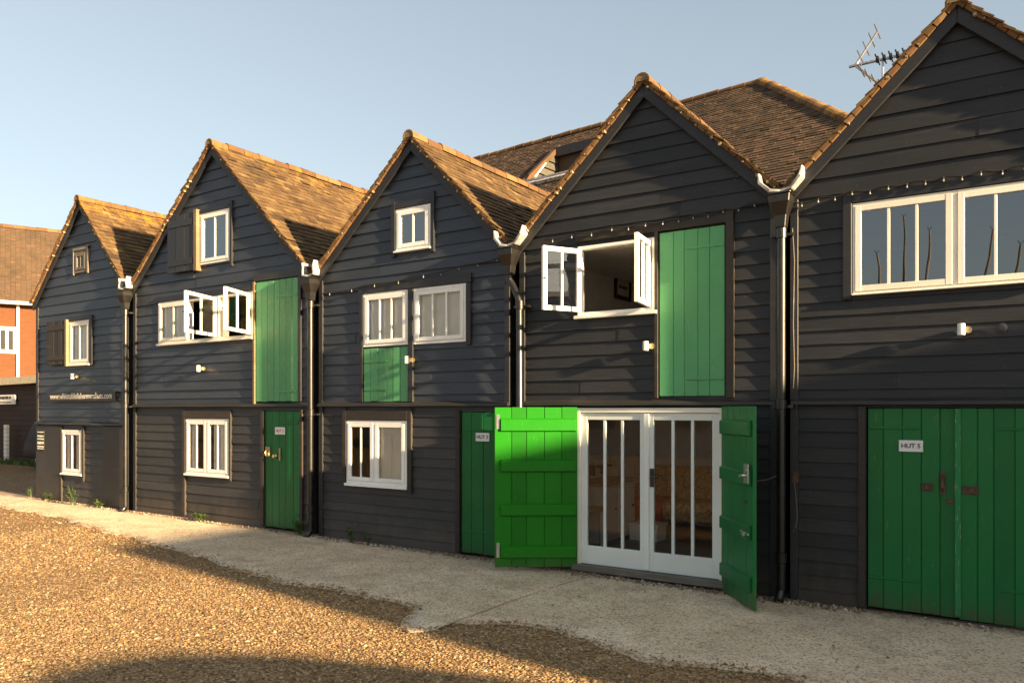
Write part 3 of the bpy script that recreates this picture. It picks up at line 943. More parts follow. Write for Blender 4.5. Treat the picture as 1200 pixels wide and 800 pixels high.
# --- hut 3
H = hut[2]; o = OPEN[2]
make_window(H, *o[0], [(1, 2, 0, 'L')], 'white', sill=.02, label='small two-pane gable window', glass='glass')
trim_boards(H, [(-6.94, -6.875, 3.76, 4.46), (-6.285, -6.23, 3.76, 4.52), (-6.875, -6.285, 4.375, 4.45)], 'trim')
make_window(H, *o[1], [(1, 3, 0, 'L')], 'white', sill=.0, label='three-pane window above the small green hatch', blind=[(.0, .28, 'white'), (.3, 1, 'blind')])
make_window(H, *o[2], [(1, 3, 0, 'L')], 'white', sill=.0, label='three-pane window at the right of the pair', blind=[(.0, 1, 'blind')])
trim_boards(H, [(-7.52, -5.66, 3.335, 3.45), (-6.655, -6.575, 1.9, 3.33), (-5.735, -5.67, 2.58, 3.33), (-7.50, -7.445, 1.9, 3.33)], 'trim')
plank_door(H, 'hatch', -7.435, -.03, .77, 1.905, 2.605, 'green_worn', 6, ragged=.01, label='small faded green hatch below the window', ledges=[(2.42, .022, 'out', .02, .42), (2.05, .022, 'out', .02, .42)], seed=11)
make_window(H, *o[4], [(.9, 2, 0, 'L'), (1, 1, 0, 'R')], 'white', label='ground floor window with one side shuttered inside', sill=.035)
sh = MB(); sh.box(-7.21, -6.75, .02, .04, .88, 1.60); sh.box(-7.21, -7.15, .012, .0195, .88, 1.60); sh.box(-6.99, -6.975, .012, .0195, .9, 1.58); sh.box(-7.15, -6.75, .013, .0195, 1.47, 1.60); sh.box(-7.15, -6.75, .013, .0195, .88, .95)
sh.build('inner_shutter', M['cream'], H, bevel=.003)
trim_boards(H, [(-7.82, -7.755, .80, 1.82), (-6.67, -6.60, .74, 1.82), (-7.755, -6.67, 1.665, 1.80)], 'trim_brown')
plank_door(H, 'door', -5.82, -.015, .82, .07, 1.775, 'green_dark', 5, ragged=.02, label='dark green ground floor door half hidden by the open leaf', ledges=[(1.55, .02, 'out', .02, .5), (.33, .022, 'out', .02, .5)], seed=13)
trim_boards(H, [(-5.90, -5.835, .06, 1.80)], 'trim_brown')
# --- hut 4
H = hut[3]; o = OPEN[3]
make_window(H, *o[0], [(1, 2, 120, 'L', .48), (1, 2, 98, 'R', .46)], 'white', label='upper window with both casements swung open', sill=.035, sillw=.03, mullion=False)
plank_door(H, 'hatch', -3.25, -.03, .69, 1.94, 3.625, 'green_mid', 5, label='tall plain green upper hatch', ledges=[(3.42, .025, 'out', .30, .68), (2.10, .022, 'out', .30, .68)], seed=15)
trim_boards(H, [(-3.30, -3.262, 1.92, 3.70), (-2.548, -2.47, 1.92, 3.76), (-4.24, -2.47, 3.645, 3.73)], 'trim_brown')
# french doors
x0, x1, z0, z1 = o[2]
fd = MB()
fd.box(x0, x0+.06, -.05, .06, z0, z1); fd.box(x1-.06, x1, -.05, .06, z0, z1); fd.box(x0+.06, x1-.06, -.049, .06, z1-.05, z1)
fd.build('french_door_frame', M['cream'], H, bevel=.003)
sl = MB(); sl.box(x0-.02, x1+.02, -.11, .10, .05, .118); sl.build('threshold', M['oldwood'], H, bevel=.006)
xm = (x0+x1)/2
for a, b, sd in ((x0+.063, xm-.002, 'L'), (xm+.002, x1-.063, 'R')):
    Mx = hinge(a if sd == 'L' else b, -.03, 0, sd)
    c = MB(); leaf_frame(c, Mx, b-a, .122, z1-.053, 3, st=.075, rail=.075, brail=.20, mun=.032, t=.045)
    if sd == 'R': c.box(xm-.03, xm+.03, -.045, -.0305, .13, z1-.06)
    dr = c.build('french_door', M['greywhite'], H, bevel=.003)
    g = MB(); leaf_panes(g, Mx, b-a, .122, z1-.053, 3, st=.075, rail=.075, brail=.20, mun=.032, t=.045)
    g.build('pane', M['door_glass'], dr)
    if sd == 'R':
        k = MB(); k.box(xm+.04, xm+.085, -.042, -.0305, 1.0, 1.19); k.tube([(xm+.062, -.04, 1.11), (xm+.062, -.075, 1.11), (xm+.15, -.078, 1.112)], .010, 8)
        k.build('handle', M['iron'], dr)
# storm doors standing open
LED = [(1.56, .15, 'in', .04, .80), (1.12, .14, 'in', .03, .80), (.64, .14, 'in', .03, .80), (.18, .14, 'in', .04, .80)]
sd1 = plank_door(H, 'storm_door', -4.20, -.055, .91, .085, 1.83, 'green_bright', 5, ang=145.5, side='L', t=.03, ledges=[(a, b, c, .02, .84) for a, b, c, d_, e in LED], label='bright green storm door folded back', seed=17)
for zz in (1.60, .20):
    k = MB(); k.M = hinge(-4.20, -.055, 145.5, 'L'); k.box(.855, .888, .031, .037, zz-.01, zz+.15); k.M = None
    k.build('hinge', M['steel'], sd1)
sd2 = plank_door(H, 'storm_door', -2.555, -.055, .82, .03, 1.835, 'green_dark', 5, ang=128, side='R', t=.032, ledges=[(a, b, c, .03, .78) for a, b, c, d_, e in LED], label='dark green storm door standing out from the wall', seed=19)
Mx = hinge(-2.555, -.055, 128, 'R')
k = MB(); k.M = Mx; k.box(.70, .80, .066, .074, 1.15, 1.32); k.tube([(.76, .07, 1.22), (.76, .105, 1.22), (.70, .11, 1.21)], .012); k.lathe((.75, .072, 1.26), [(.025, 0), (.025, .012)], 10, 'Y'); k.M = None
k.build('lock', M['steel'], sd2, recalc=True)
k = MB(); k.M = Mx; k.tube([(.62, .07, .71), (.80, .07, .70)], .010); k.tube([(.72, .07, .70), (.72, .10, .70), (.78, .10, .695)], .010); k.M = None
k.build('bolt', M['steel'], sd2)
k = MB(); k.M = Mx; k.box(.60, .68, .034, .040, .96, .985); k.M = None
k.build('letter_slot', M['dark'], sd2)
trim_boards(H, [(-4.30, -4.235, .1, 1.83), (-2.545, -2.48, .1, 1.83)], 'trim')
# --- hut 5
H = hut[4]; o = OPEN[4]
make_window(H, *o[0], [(1, 3, 0, 'L'), (1, 3, 0, 'R')], 'cream', label='long pair of cream casements with three panes each', sill=.012, sillw=0, fw=.022, glass='glass')
trim_boards(H, [(-1.465, -1.39, 2.80, 3.76), (-1.39, .30, 3.665, 3.77)], 'trim')
xm = -.55
d5 = plank_door(H, 'door', -1.26, -.02, .705, .035, 1.815, 'green_dark', 5, t=.035, label='left leaf of the double green doors', ledges=[(1.63, .025, 'out', .01, .42), (.30, .022, 'out', .01, .42)], ragged=.012, seed=21)
d6 = plank_door(H, 'door', .155, -.02, .70, .02, 1.815, 'green_dark', 5, t=.035, side='R', label='right leaf of the double green doors', ledges=[(1.63, .025, 'out', .01, .42), (.30, .022, 'out', .01, .42)], ragged=.012, seed=23)
k = MB(); k.box(-.575, -.53, -.036, -.024, .05, 1.81); k.build('meeting_strip', M['green_strip'], d5, bevel=.003)
k = MB(); k.box(-.83, -.74, -.032, -.022, 1.10, 1.17); k.box(-.80, -.77, -.05, -.032, 1.11, 1.15); k.build('hasp', M['rust'], d5, bevel=.004)
k = MB(); k.tube([(-.665, -.022, 1.24), (-.665, -.06, 1.22), (-.665, -.065, 1.14), (-.665, -.022, 1.10)], .011); k.box(-.685, -.645, -.03, -.022, 1.08, 1.27); k.build('handle', M['rust'], d5)
k = MB(); k.lathe((-.615, -.022, 1.025), [(.026, 0), (.026, -.008), (.016, -.012)], 12, 'Y'); k.build('keyhole_cover', M['rust'], d5, recalc=True)
k = MB(); k.box(-.52, -.40, -.032, -.022, 1.09, 1.16); k.box(-.47, -.43, -.045, -.032, 1.10, 1.15); k.build('hasp', M['rust'], d6, bevel=.004)
trim_boards(H, [(-1.335, -1.275, .03, 1.83), (.175, .24, .03, 1.83)], 'trim_brown')
k = MB(); k.lathe((-.235, -.03, 2.475), [(.04, 0), (.04, -.012), (.02, -.018)], 14, 'Y'); k.build('vent_cap', M['boards'], H, recalc=True)

# --- hut 4 rooms
def rooms4():
    h = HUTS[3]; root = hut[3]
    a, b = h['x0']+.06, h['x1']-.06
    rm = MB()
    rm.box(a, b, 3.4, 3.45, .12, 1.84); rm.box(a, a+.02, .06, 3.4, .12, 1.84); rm.box(b-.02, b, .06, 3.4, .12, 1.84)
    rm.box(a, b, 3.4, 3.45, 1.93, 3.62); rm.box(a, a+.02, .06, 3.4, 1.93, 3.62); rm.box(b-.02, b, .06, 3.4, 1.93, 3.62)
    rm.box(a, b, .056, 3.45, 1.84, 1.862)
    rm.box(a, b, .056, 3.45, 3.62, 3.65)
    rm.build('room_lining', M['room'], root)
    for za_, zb_ in ((.06, .115), (1.866, 1.925)):
        fl = MB(); fl.box(a, b, .056, 3.45, za_, zb_); fl.build('floor_boards', M['roomfloor'], root)
    wd = MB()
    n = 30
    for k in range(n):
        x = a+.02 + (b-a-.04)*k/n
        wd.box(x+.002, x+(b-a-.04)/n-.002, 3.385, 3.399, .12, 1.02)
    wd.box(a+.02, b-.02, 3.37, 3.3995, 1.022, 1.06)
    wd.build('wainscot', M['room'], root)
rooms4()

# ------------------------------------------------------------------ things in the rooms of hut 4
def rounded(mb_parts, name, mat, parent, bevel=.05, seg=3):
    return mb_parts.build(name, mat, parent, bevel=bevel, seg=seg, smooth=True)

sf = thing('sofa', 'floral orange sofa behind the French doors', 'sofa', (-3.35, 2.85, .12))
m = MB(); m.box(-4.80, -2.60, 2.35, 3.15, .30, .56); rounded(m, 'seat', M['floral'], sf, .06)
m = MB(); m.box(-4.84, -2.56, 3.0, 3.30, .32, .99); rounded(m, 'backrest', M['floral'], sf, .08)
m = MB(); m.box(-4.86, -4.66, 2.35, 3.2, .30, .74); rounded(m, 'armrest', M['floral'], sf, .07)
m = MB(); m.box(-2.74, -2.54, 2.35, 3.2, .30, .74); rounded(m, 'armrest', M['floral'], sf, .07)
for x in (-4.74, -2.66):
    for y in (2.42, 3.15):
        m = MB(); m.box(x-.03, x+.03, y-.03, y+.03, .118, .31); m.build('leg', M['dark'], sf)
cu = MB(); cu.M = Matrix.Translation((-3.15, 2.88, .78)) @ Matrix.Rotation(R(-18), 4, 'X'); cu.box(-.24, .24, -.07, .07, -.21, .21); cu.M = None
tag(rounded(cu, 'cushion', M['cushion'], None, .065), 'rust brown cushion leaning on the floral sofa', 'cushion')
th = MB(); th.M = Matrix.Translation((-4.42, 2.31, .40)); th.box(-.22, .22, -.02, .015, -.26, .19); th.box(-.22, .22, -.02, .55, .165, .19); th.M = None
tag(th.build('throw_blanket', M['redcloth'], None, bevel=.01, seg=2), 'plain red throw hanging over the front of the sofa', 'throw')
bx = thing('storage_box', 'white wooden box on the floor below the red throw', 'box', (-4.20, 1.85, .115))
m = MB(); m.box(-4.40, -4.02, 1.70, 2.02, .116, .30); m.build('body', M['offwhite'], bx, bevel=.006)
m = MB(); m.box(-4.42, -4.00, 1.68, 2.04, .301, .335); m.build('lid', M['offwhite'], bx, bevel=.006)
dk = thing('dresser', 'white cupboard with brown wooden top along the side wall', 'cupboard', (-4.62, 1.35, .115))
m = MB(); m.box(-4.87, -4.46, .95, 2.0, .16, .86); m.build('body', M['offwhite'], dk, bevel=.005)
m = MB(); m.box(-4.87, -4.42, .92, 2.03, .862, .90); m.build('worktop', M['pine'], dk, bevel=.006)
for yy in (1.0, 1.5):
    m = MB(); m.box(-4.458, -4.445, yy, yy+.44, .22, .80); dd = m.build('door', M['offwhite'], dk, bevel=.004)
    m = MB(); m.lathe((-4.444, yy+.38, .55), [(.012, 0), (.018, .02), (.012, .03)], 8, 'X'); m.build('knob', M['iron'], dd)
tb = thing('side_table', 'low brown topped table with white legs beside the cupboard', 'table', (-4.55, .55, .115))
m = MB(); m.box(-4.87, -4.28, .28, .85, .60, .64); m.build('tabletop', M['pine'], tb, bevel=.006)
for x in (-4.84, -4.34):
    for y in (.32, .79):
        m = MB(); m.box(x, x+.045, y-.022, y+.022, .116, .60); m.build('leg', M['offwhite'], tb)
ck = thing('sunburst_clock', 'gilt sunburst clock hanging on the side wall', 'clock', (-4.87, 2.18, 1.06))
m = MB(); m.lathe((-4.876, 2.18, 1.06), [(.055, 0), (.055, .02), (.045, .028)], 18, 'X'); m.build('face', M['gold'], ck, recalc=True)
m = MB()
for k in range(20):
    t = k*2*math.pi/20; ra = .16 if k % 2 else .125
    c_, s_ = math.cos(t), math.sin(t)
    m.add([(-4.872, 2.18+c_*.05-s_*.010, 1.06+s_*.05+c_*.010), (-4.872, 2.18+c_*.05+s_*.010, 1.06+s_*.05-c_*.010), (-4.872, 2.18+c_*ra, 1.06+s_*ra), (-4.862, 2.18+c_*.05, 1.06+s_*.05)],
          [(0,1,2),(0,3,1),(1,3,2),(2,3,0)])
m.build('rays', M['gold'], ck)
hk = thing('wall_shelf', 'small dark shelf with white cups on the side wall', 'shelf', (-4.8, 1.65, 1.06))
m = MB(); m.box(-4.878, -4.74, 1.45, 1.88, 1.05, 1.075); m.box(-4.878, -4.79, 1.48, 1.50, .94, 1.05); m.box(-4.878, -4.79, 1.82, 1.84, .94, 1.05); m.build('board', M['dark'], hk)
for k, y in enumerate((1.53, 1.63, 1.73)):
    m = MB(); m.lathe((-4.81, y, 1.0755), [(.022, 0), (.034, .03), (.036, .06), (.033, .06), (.028, .02)], 12); tag(m.build('cup', M['sign_white'], recalc=True), 'white cup on the small dark wall shelf', 'cup', 'white cups on the shelf')
st = thing('stool', 'pale wooden stool at the right end of the floral sofa', 'stool', (-2.95, 1.75, .115))
m = MB(); m.box(-3.12, -2.78, 1.58, 1.92, .50, .535); m.build('seat', M['offwhite'], st, bevel=.008)
for x in (-3.08, -2.82):
    for y in (1.62, 1.88):
        m = MB(); m.box(x-.018, x+.018, y-.018, y+.018, .116, .50); m.build('leg', M['offwhite'], st)
# framed picture on the upper wall
pc = thing('framed_picture', 'dark framed print on the wall seen through the open upper window', 'picture', (-4.88, 2.4, 3.05))
P0 = sv(719, 338, 0)
def wall_pt(px, py, X=-4.878):
    P = sv(px, py, 0); d = P - Vector((0, -CAM_D, CAM_H)); t = X/d.x
    return Vector((0, -CAM_D, CAM_H)) + d*t
pa, pb = wall_pt(719.5, 321), wall_pt(738, 354)
ya, yb, za, zb_ = pa.y, pb.y, pb.z, pa.z
m = MB(); f_ = .055
m.box(-4.878, -4.85, ya, ya+f_, za, zb_); m.box(-4.878, -4.85, yb-f_, yb, za, zb_); m.box(-4.878, -4.851, ya+f_, yb-f_, za, za+f_); m.box(-4.878, -4.851, ya+f_, yb-f_, zb_-f_, zb_)
m.build('frame', M['dark'], pc, bevel=.006)
m = MB(); m.box(-4.878, -4.866, ya+f_, yb-f_, za+f_, zb_-f_); m.build('mount', M['blind'], pc)
m = MB(); m.box(-4.8655, -4.862, ya+f_+.07, yb-f_-.07, za+f_+.10, zb_-f_-.08); m.build('print', M['roomdark'], pc)

# ------------------------------------------------------------------ downpipes
def downpipe(x, zt, label, zb, swan=0.0, lead=(.16, .14)):
    t = thing('downpipe', label, 'downpipe', (x, -.10, gz(x)), 'black downpipes between the huts')
    yb = -.125
    m = MB()
    # hopper: open box tapering to the outlet
    w0, w1 = .102, .046
    zt2 = zt-.10
    vs = []
    for (ww, yy0, yy1, zz) in ((w0, -.23, -.035, zt2), (w0*.93, -.225, -.04, zt2-.07), (w1*1.25, -.18, -.07, zt2-.19), (w1, -.17, -.08, zt2-.30)):
        vs += [(x-ww, yy0, zz), (x+ww, yy0, zz), (x+ww, yy1, zz), (x-ww, yy1, zz)]
    fs = [(3,2,1,0)]
    for k in range(3):
        for j in range(4):
            fs.append((k*4+j, k*4+(j+1) % 4, (k+1)*4+(j+1) % 4, (k+1)*4+j))
    fs.append((12,13,14,15))
    m.add(vs, fs)
    m.box(x-w0-.01, x+w0+.01, -.236, -.03, zt2-.001, zt2+.016)
    m.build('hopper', M['pipe'], t, recalc=True, bevel=.006)
    p = MB()
    z2 = zt2-.29
    if swan:
        pts = [(x, yb, z2), (x, yb, z2-.06), (x+swan*.3, yb, z2-.12), (x+swan*.75, yb, z2-.24), (x+swan, yb, z2-.32), (x+swan, yb, zb)]
    else:
        pts = [(x, yb, z2), (x, yb, zb)]
    p.tube(pts, .040, 14, caps=True)
    zc = z2-.36 if swan else z2-.06
    xx = x+swan
    for zz in (zc, zb+(zc-zb)*.52, zb+.30):
        p.lathe((xx, yb, zz), [(.041, -.05), (.050, -.045), (.050, .045), (.041, .05)], 14)
    p.build('pipe', M['pipe'], t, smooth=True, recalc=True).data.set_sharp_from_angle(angle=R(40))
    for zz in (zc-.01, zb+(zc-zb)*.52-.02):
        b = MB(); b.box(xx-.10, xx+.10, -.10, -.035, zz-.012, zz+.012); b.build('bracket', M['iron'], t)
    if zb < .3:
        s_ = MB(); s_.tube([(xx, yb, zb+.02), (xx, yb-.01, zb-.03), (xx, yb-.09, zb-.09)], .042, 12); s_.build('shoe', M['pipe'], t, smooth=True)
    # lead gutter end in the valley
    l = MB()
    a_, b_ = lead
    prof = [(-a_, .13), (-a_*.93, .05), (-.085, -.035), (0, -.05), (.09, -.03), (b_*.88, .06), (b_, .15)]
    tk = [.018, .035, .035, .024, .03, .035, .015]
    N = len(prof); vs = []
    for k, ((u, v), q) in enumerate(zip(prof, tk)):
        n0 = Vector((prof[min(k+1, N-1)][0]-prof[max(k-1, 0)][0], prof[min(k+1, N-1)][1]-prof[max(k-1, 0)][1])).normalized()
        ox, oz = n0.y*q, -n0.x*q
        yf = -.185 + .010*math.sin(k*2.3)
        vs += [(x+u, yf, zt+v), (x+u+ox, yf, zt+v+oz), (x+u+ox, -.085, zt+v+oz), (x+u, .1, zt+v)]
    fs = [(0,1,2,3), (4*N-1, 4*N-2, 4*N-3, 4*N-4)]
    for k in range(N-1):
        for j in range(4): fs.append((k*4+j, k*4+(j+1) % 4, (k+1)*4+(j+1) % 4, (k+1)*4+j))
    l.add(vs, fs)
    l.build('lead_lip', M['lead'], t, recalc=True, bevel=.006)
    v = MB(); v.box(x-.10, x+.10, .15, DEPTH, zt-.13, zt-.09); v.build('valley_gutter', M['lead'], t)
    return t
downpipe(-12.875, 3.90, 'black downpipe between the leftmost hut and the widest hut', .16, lead=(.10, .11))
downpipe(-8.35, 3.70, 'black downpipe with white lead lip left of the two wide white windows', .14, lead=(.10, .11))
downpipe(-5.05, 3.74, 'black downpipe with bent neck above the bright green open door', .12, swan=.14, lead=(.17, .20))
downpipe(-1.99, 3.90, 'black downpipe right of the open French doors', .12, lead=(.19, .19))

# ------------------------------------------------------------------ lamps, cable, signs on the fronts
def wall_lamp(px, py, label, turn=1):
    P = sv(px, py); x, z = P.x, P.z
    t = thing('wall_lamp', label, 'wall lamp', (x, -.03, z), 'small white cylinder lamps on the hut fronts')
    m = MB(); m.box(x-.015, x+.035, -.07, -.025, z-.025, z+.025); m.lathe((x+.03, -.03, z), [(.03, 0), (.03, -.015)], 12, 'Y'); m.build('bracket', M['brass'], t, recalc=True)
    m = MB(); m.lathe((x-.015, -.105, z), [(.028, -.048), (.030, -.046), (.030, .046), (.024, .049), (.024, .04)], 18); m.build('lamp_body', M['sign_white'], t, recalc=True, smooth=True).data.set_sharp_from_angle(angle=R(35))
    return t
wall_lamp(92, 441, 'white cylinder wall lamp above the web address board')
wall_lamp(240, 432, 'white cylinder wall lamp below the three-light window')
wall_lamp(484, 422, 'white cylinder wall lamp beside the small faded green hatch')
wall_lamp(763, 406, 'white cylinder wall lamp left of the tall green hatch')
wall_lamp(1130, 387, 'white cylinder wall lamp below the long cream window')

def string_lights(pts, n, label, sag=.02):
    P = [sv(px, py) for px, py in pts]
    t = thing('string_lights', label, 'string lights', (P[0].x, -.06, P[0].z), 'strings of small bulbs along the hut fronts')
    line = []
    for i in range(len(P)-1):
        for k in range(12):
            q = P[i].lerp(P[i+1], k/12); line.append(Vector((q.x, -.062, q.z - sag*math.sin(math.pi*k/12*2) ** 2)))
    line.append(Vector((P[-1].x, -.062, P[-1].z)))
    m = MB(); m.tube(line, .0075, 6); m.build('cable', M['cable'], t)
    for k in range(n):
        f = (k+.5)/n*(len(line)-1); i = int(f); q = line[i].lerp(line[min(i+1, len(line)-1)], f-i)
        s_ = MB(); s_.lathe((q.x, q.y-.004, q.z), [(.007, 0), (.007, -.018)], 8); s_.build('socket', M['cable'], t)
        b = MB(); b.lathe((q.x, q.y-.004, q.z-.018), [(.005, 0), (.008, -.008), (.008, -.014), (.003, -.020)], 10); b.build('bulb', M['bulb'], t, smooth=True)
string_lights([(378, 345), (500, 323), (598, 300)], 9, 'thin string of bulbs above the pair of wide white windows')
string_lights([(640, 282), (720, 268), (790, 258), (850, 247), (915, 233)], 14, 'string of bulbs above the open upper window and tall green hatch')
string_lights([(932, 240), (1000, 226), (1075, 214), (1150, 203), (1240, 190)], 14, 'string of bulbs above the long cream window at the right')

def text(body, size, loc, parent, mat, align='CENTER', ext=.001, sx=1.0, bold=0.0):
    cu_ = bpy.data.curves.new('lettering', 'FONT'); cu_.body = body; cu_.size = size; cu_.align_x = align; cu_.align_y = 'CENTER'
    cu_.extrude = ext; cu_.offset = bold
    o_ = bpy.data.objects.new('lettering', cu_); COL.objects.link(o_)
    cu_.materials.append(M[mat])
    bpy.context.view_layer.update()
    me = bpy.data.meshes.new_from_object(o_.evaluated_get(bpy.context.evaluated_depsgraph_get()))
    bpy.data.objects.remove(o_); me.name = 'lettering'
    me.transform(Matrix.Rotation(R(90), 4, 'X') @ Matrix.Diagonal((sx, 1, 1, 1)))
    o_ = bpy.data.objects.new('lettering', me); COL.objects.link(o_)
    place(o_, loc, parent)
    return o_
def strokes(x0, x1, y, rows, parent, mat, seed=1):
    """small print too fine to read: short dashes in rows (z, height)"""
    rng = random.Random(seed); m_ = MB()
    for z, h_ in rows:
        x = x0
        while x < x1-.01:
            l_ = min(rng.uniform(.6, 2.4)*h_, x1-x); m_.box(x, x+l_, y-.003, y, z-h_*rng.uniform(.35, .5), z+h_*rng.uniform(.3, .5)); x += l_+h_*rng.uniform(.2, .5)
    return m_.build('small_print', M[mat], parent)
def sign(x0, x1, z0, z1, y, lines, label, mat='sign_white', lmat='letter_dark', t=.012, cat='sign', name='door_sign', group=None):
    s_ = thing(name, label, cat, ((x0+x1)/2, y, z0), group)
    m = MB(); m.box(x0, x1, y-t, y, z0, z1); m.build('plate', M[mat], s_, bevel=.003)
    for (body, size, dz, sx, bold) in lines:
        text(body, size, ((x0+x1)/2, y-t-.0012, (z0+z1)/2+dz), s_, lmat, sx=sx, bold=bold)
    return s_
g_ = 'white number plates on the green doors'
sign(-1.005, -.815, 1.435, 1.535, -.023, [('\u00b7 HUT 5 \u00b7', .052, 0, 1.05, .0012)], 'white plate reading HUT 5 on the double green doors', group=g_)
sign(-5.60, -5.40, 1.425, 1.525, -.019, [('HUT 3', .060, 0, 1, .001)], 'white plate reading HUT 3 beside the bright green open door', group=g_)
sign(-9.19, -8.98, 1.445, 1.55, -.024, [('HUT 2', .06, 0, 1, .001)], 'white plate with red lettering on the narrow dark green door', lmat='letter_red', group=g_)
sign(-15.60, -13.30, 1.95, 2.13, -.035, [('www.whitstablefishermanshuts.com', .150, .005, 0.97, .001)], 'long black web address board across the smallest hut', 'sign_black', 'letter_pale', t=.022, name='address_board')
s1 = sign(-16.0, -15.72, 1.03, 1.41, -.047, [], 'small black notice with white lettering at the corner of the smallest hut', 'sign_black', 'letter_pale', name='notice_board')

strokes(-15.97, -15.75, -.0595, [(1.375, .022), (1.30, .035), (1.245, .03), (1.17, .05), (1.10, .03), (1.06, .02)], s1, 'letter_pale', 3)
# door stay wire and hanging cord near the last downpipe
Pd = hinge(-2.555, -.055, 128, 'R') @ Vector((.80, .02, 1.17))
m = MB(); m.tube([Pd, (Pd.x*.5-1.02, Pd.y*.5-.02, 1.16), (-2.02, -.04, 1.19)], .005, 6)
tag(m.build('door_stay', M['rust']), 'thin rusty wire stay from the dark green open door to the wall', 'wire')
cr = thing('hanging_cord', 'loose cord hanging from a metal hook beside the lower downpipe', 'cord', (-1.88, -.05, 1.18))
m = MB(); m.box(-1.91, -1.85, -.045, -.03, 1.12, 1.22); m.tube([(-1.88, -.045, 1.19), (-1.88, -.08, 1.17), (-1.88, -.07, 1.13)], .008); m.build('hook', M['rust'], cr)
m = MB(); m.tube([(-1.89, -.07, 1.18), (-1.875, -.05, 1.0), (-1.865, -.045, .80), (-1.88, -.05, .70), (-1.90, -.05, .66)], .005, 6); m.build('cord', M['oldwood'], cr)
m = MB(); m.tube([(-1.905, -.06, 3.50), (-1.89, -.05, 3.2), (-1.90, -.05, 2.6), (-1.89, -.05, 2.2), (-1.90, -.05, 2.0)], .005, 6)
tag(m.build('electric_cable', M['oldwood']), 'thin pale cable running down beside the upper part of the nearest downpipe', 'cable')

# ------------------------------------------------------------------ aerial on the nearest hut
Y = 3.0
a0, a1 = sv(998, 72, Y), sv(1056, 71, Y)
ae = thing('tv_aerial', 'metal television aerial behind the roof slope of the nearest hut', 'aerial', (-1.0, Y, 5.0))
m = MB(); bz = (a0.z+a1.z)/2
m.tube([(a0.x-.03, Y, bz), (a1.x+.25, Y, bz)], .018, 8); m.build('boom', M['steel'], ae)
m = MB()
for k in range(7):
    x = a0.x+.30+k*.075
    m.tube([(x, Y-.17, bz+.01), (x, Y+.17, bz+.01)], .010, 6)
    m.box(x-.016, x+.016, Y-.03, Y+.03, bz-.022, bz+.045)
m.build('directors', M['cable'], ae)
m = MB()
for sgn in (1, -1):
    e = Vector((a0.x+.30, Y, bz+sgn*.36)); s0 = Vector((a0.x+.04, Y, bz))
    if sgn < 0: e = Vector((a0.x+.34, Y, bz-.32))
    m.tube([s0, e], .014, 6)
    for k in range(1, 5):
        q = s0.lerp(e, k/4)
        m.tube([q+Vector((0, -.22, 0)), q+Vector((0, .22, 0))], .009, 6)
m.build('reflector', M['steel'], ae)
m = MB(); xs = a0.x+.36
m.tube([(xs, Y, bz), (xs, Y, bz-.22), (xs+.10, Y, bz-.30), (-.70, Y, bz-.55), (-.62, Y, 5.15)], .014, 8); m.build('mast', M['steel'], ae)

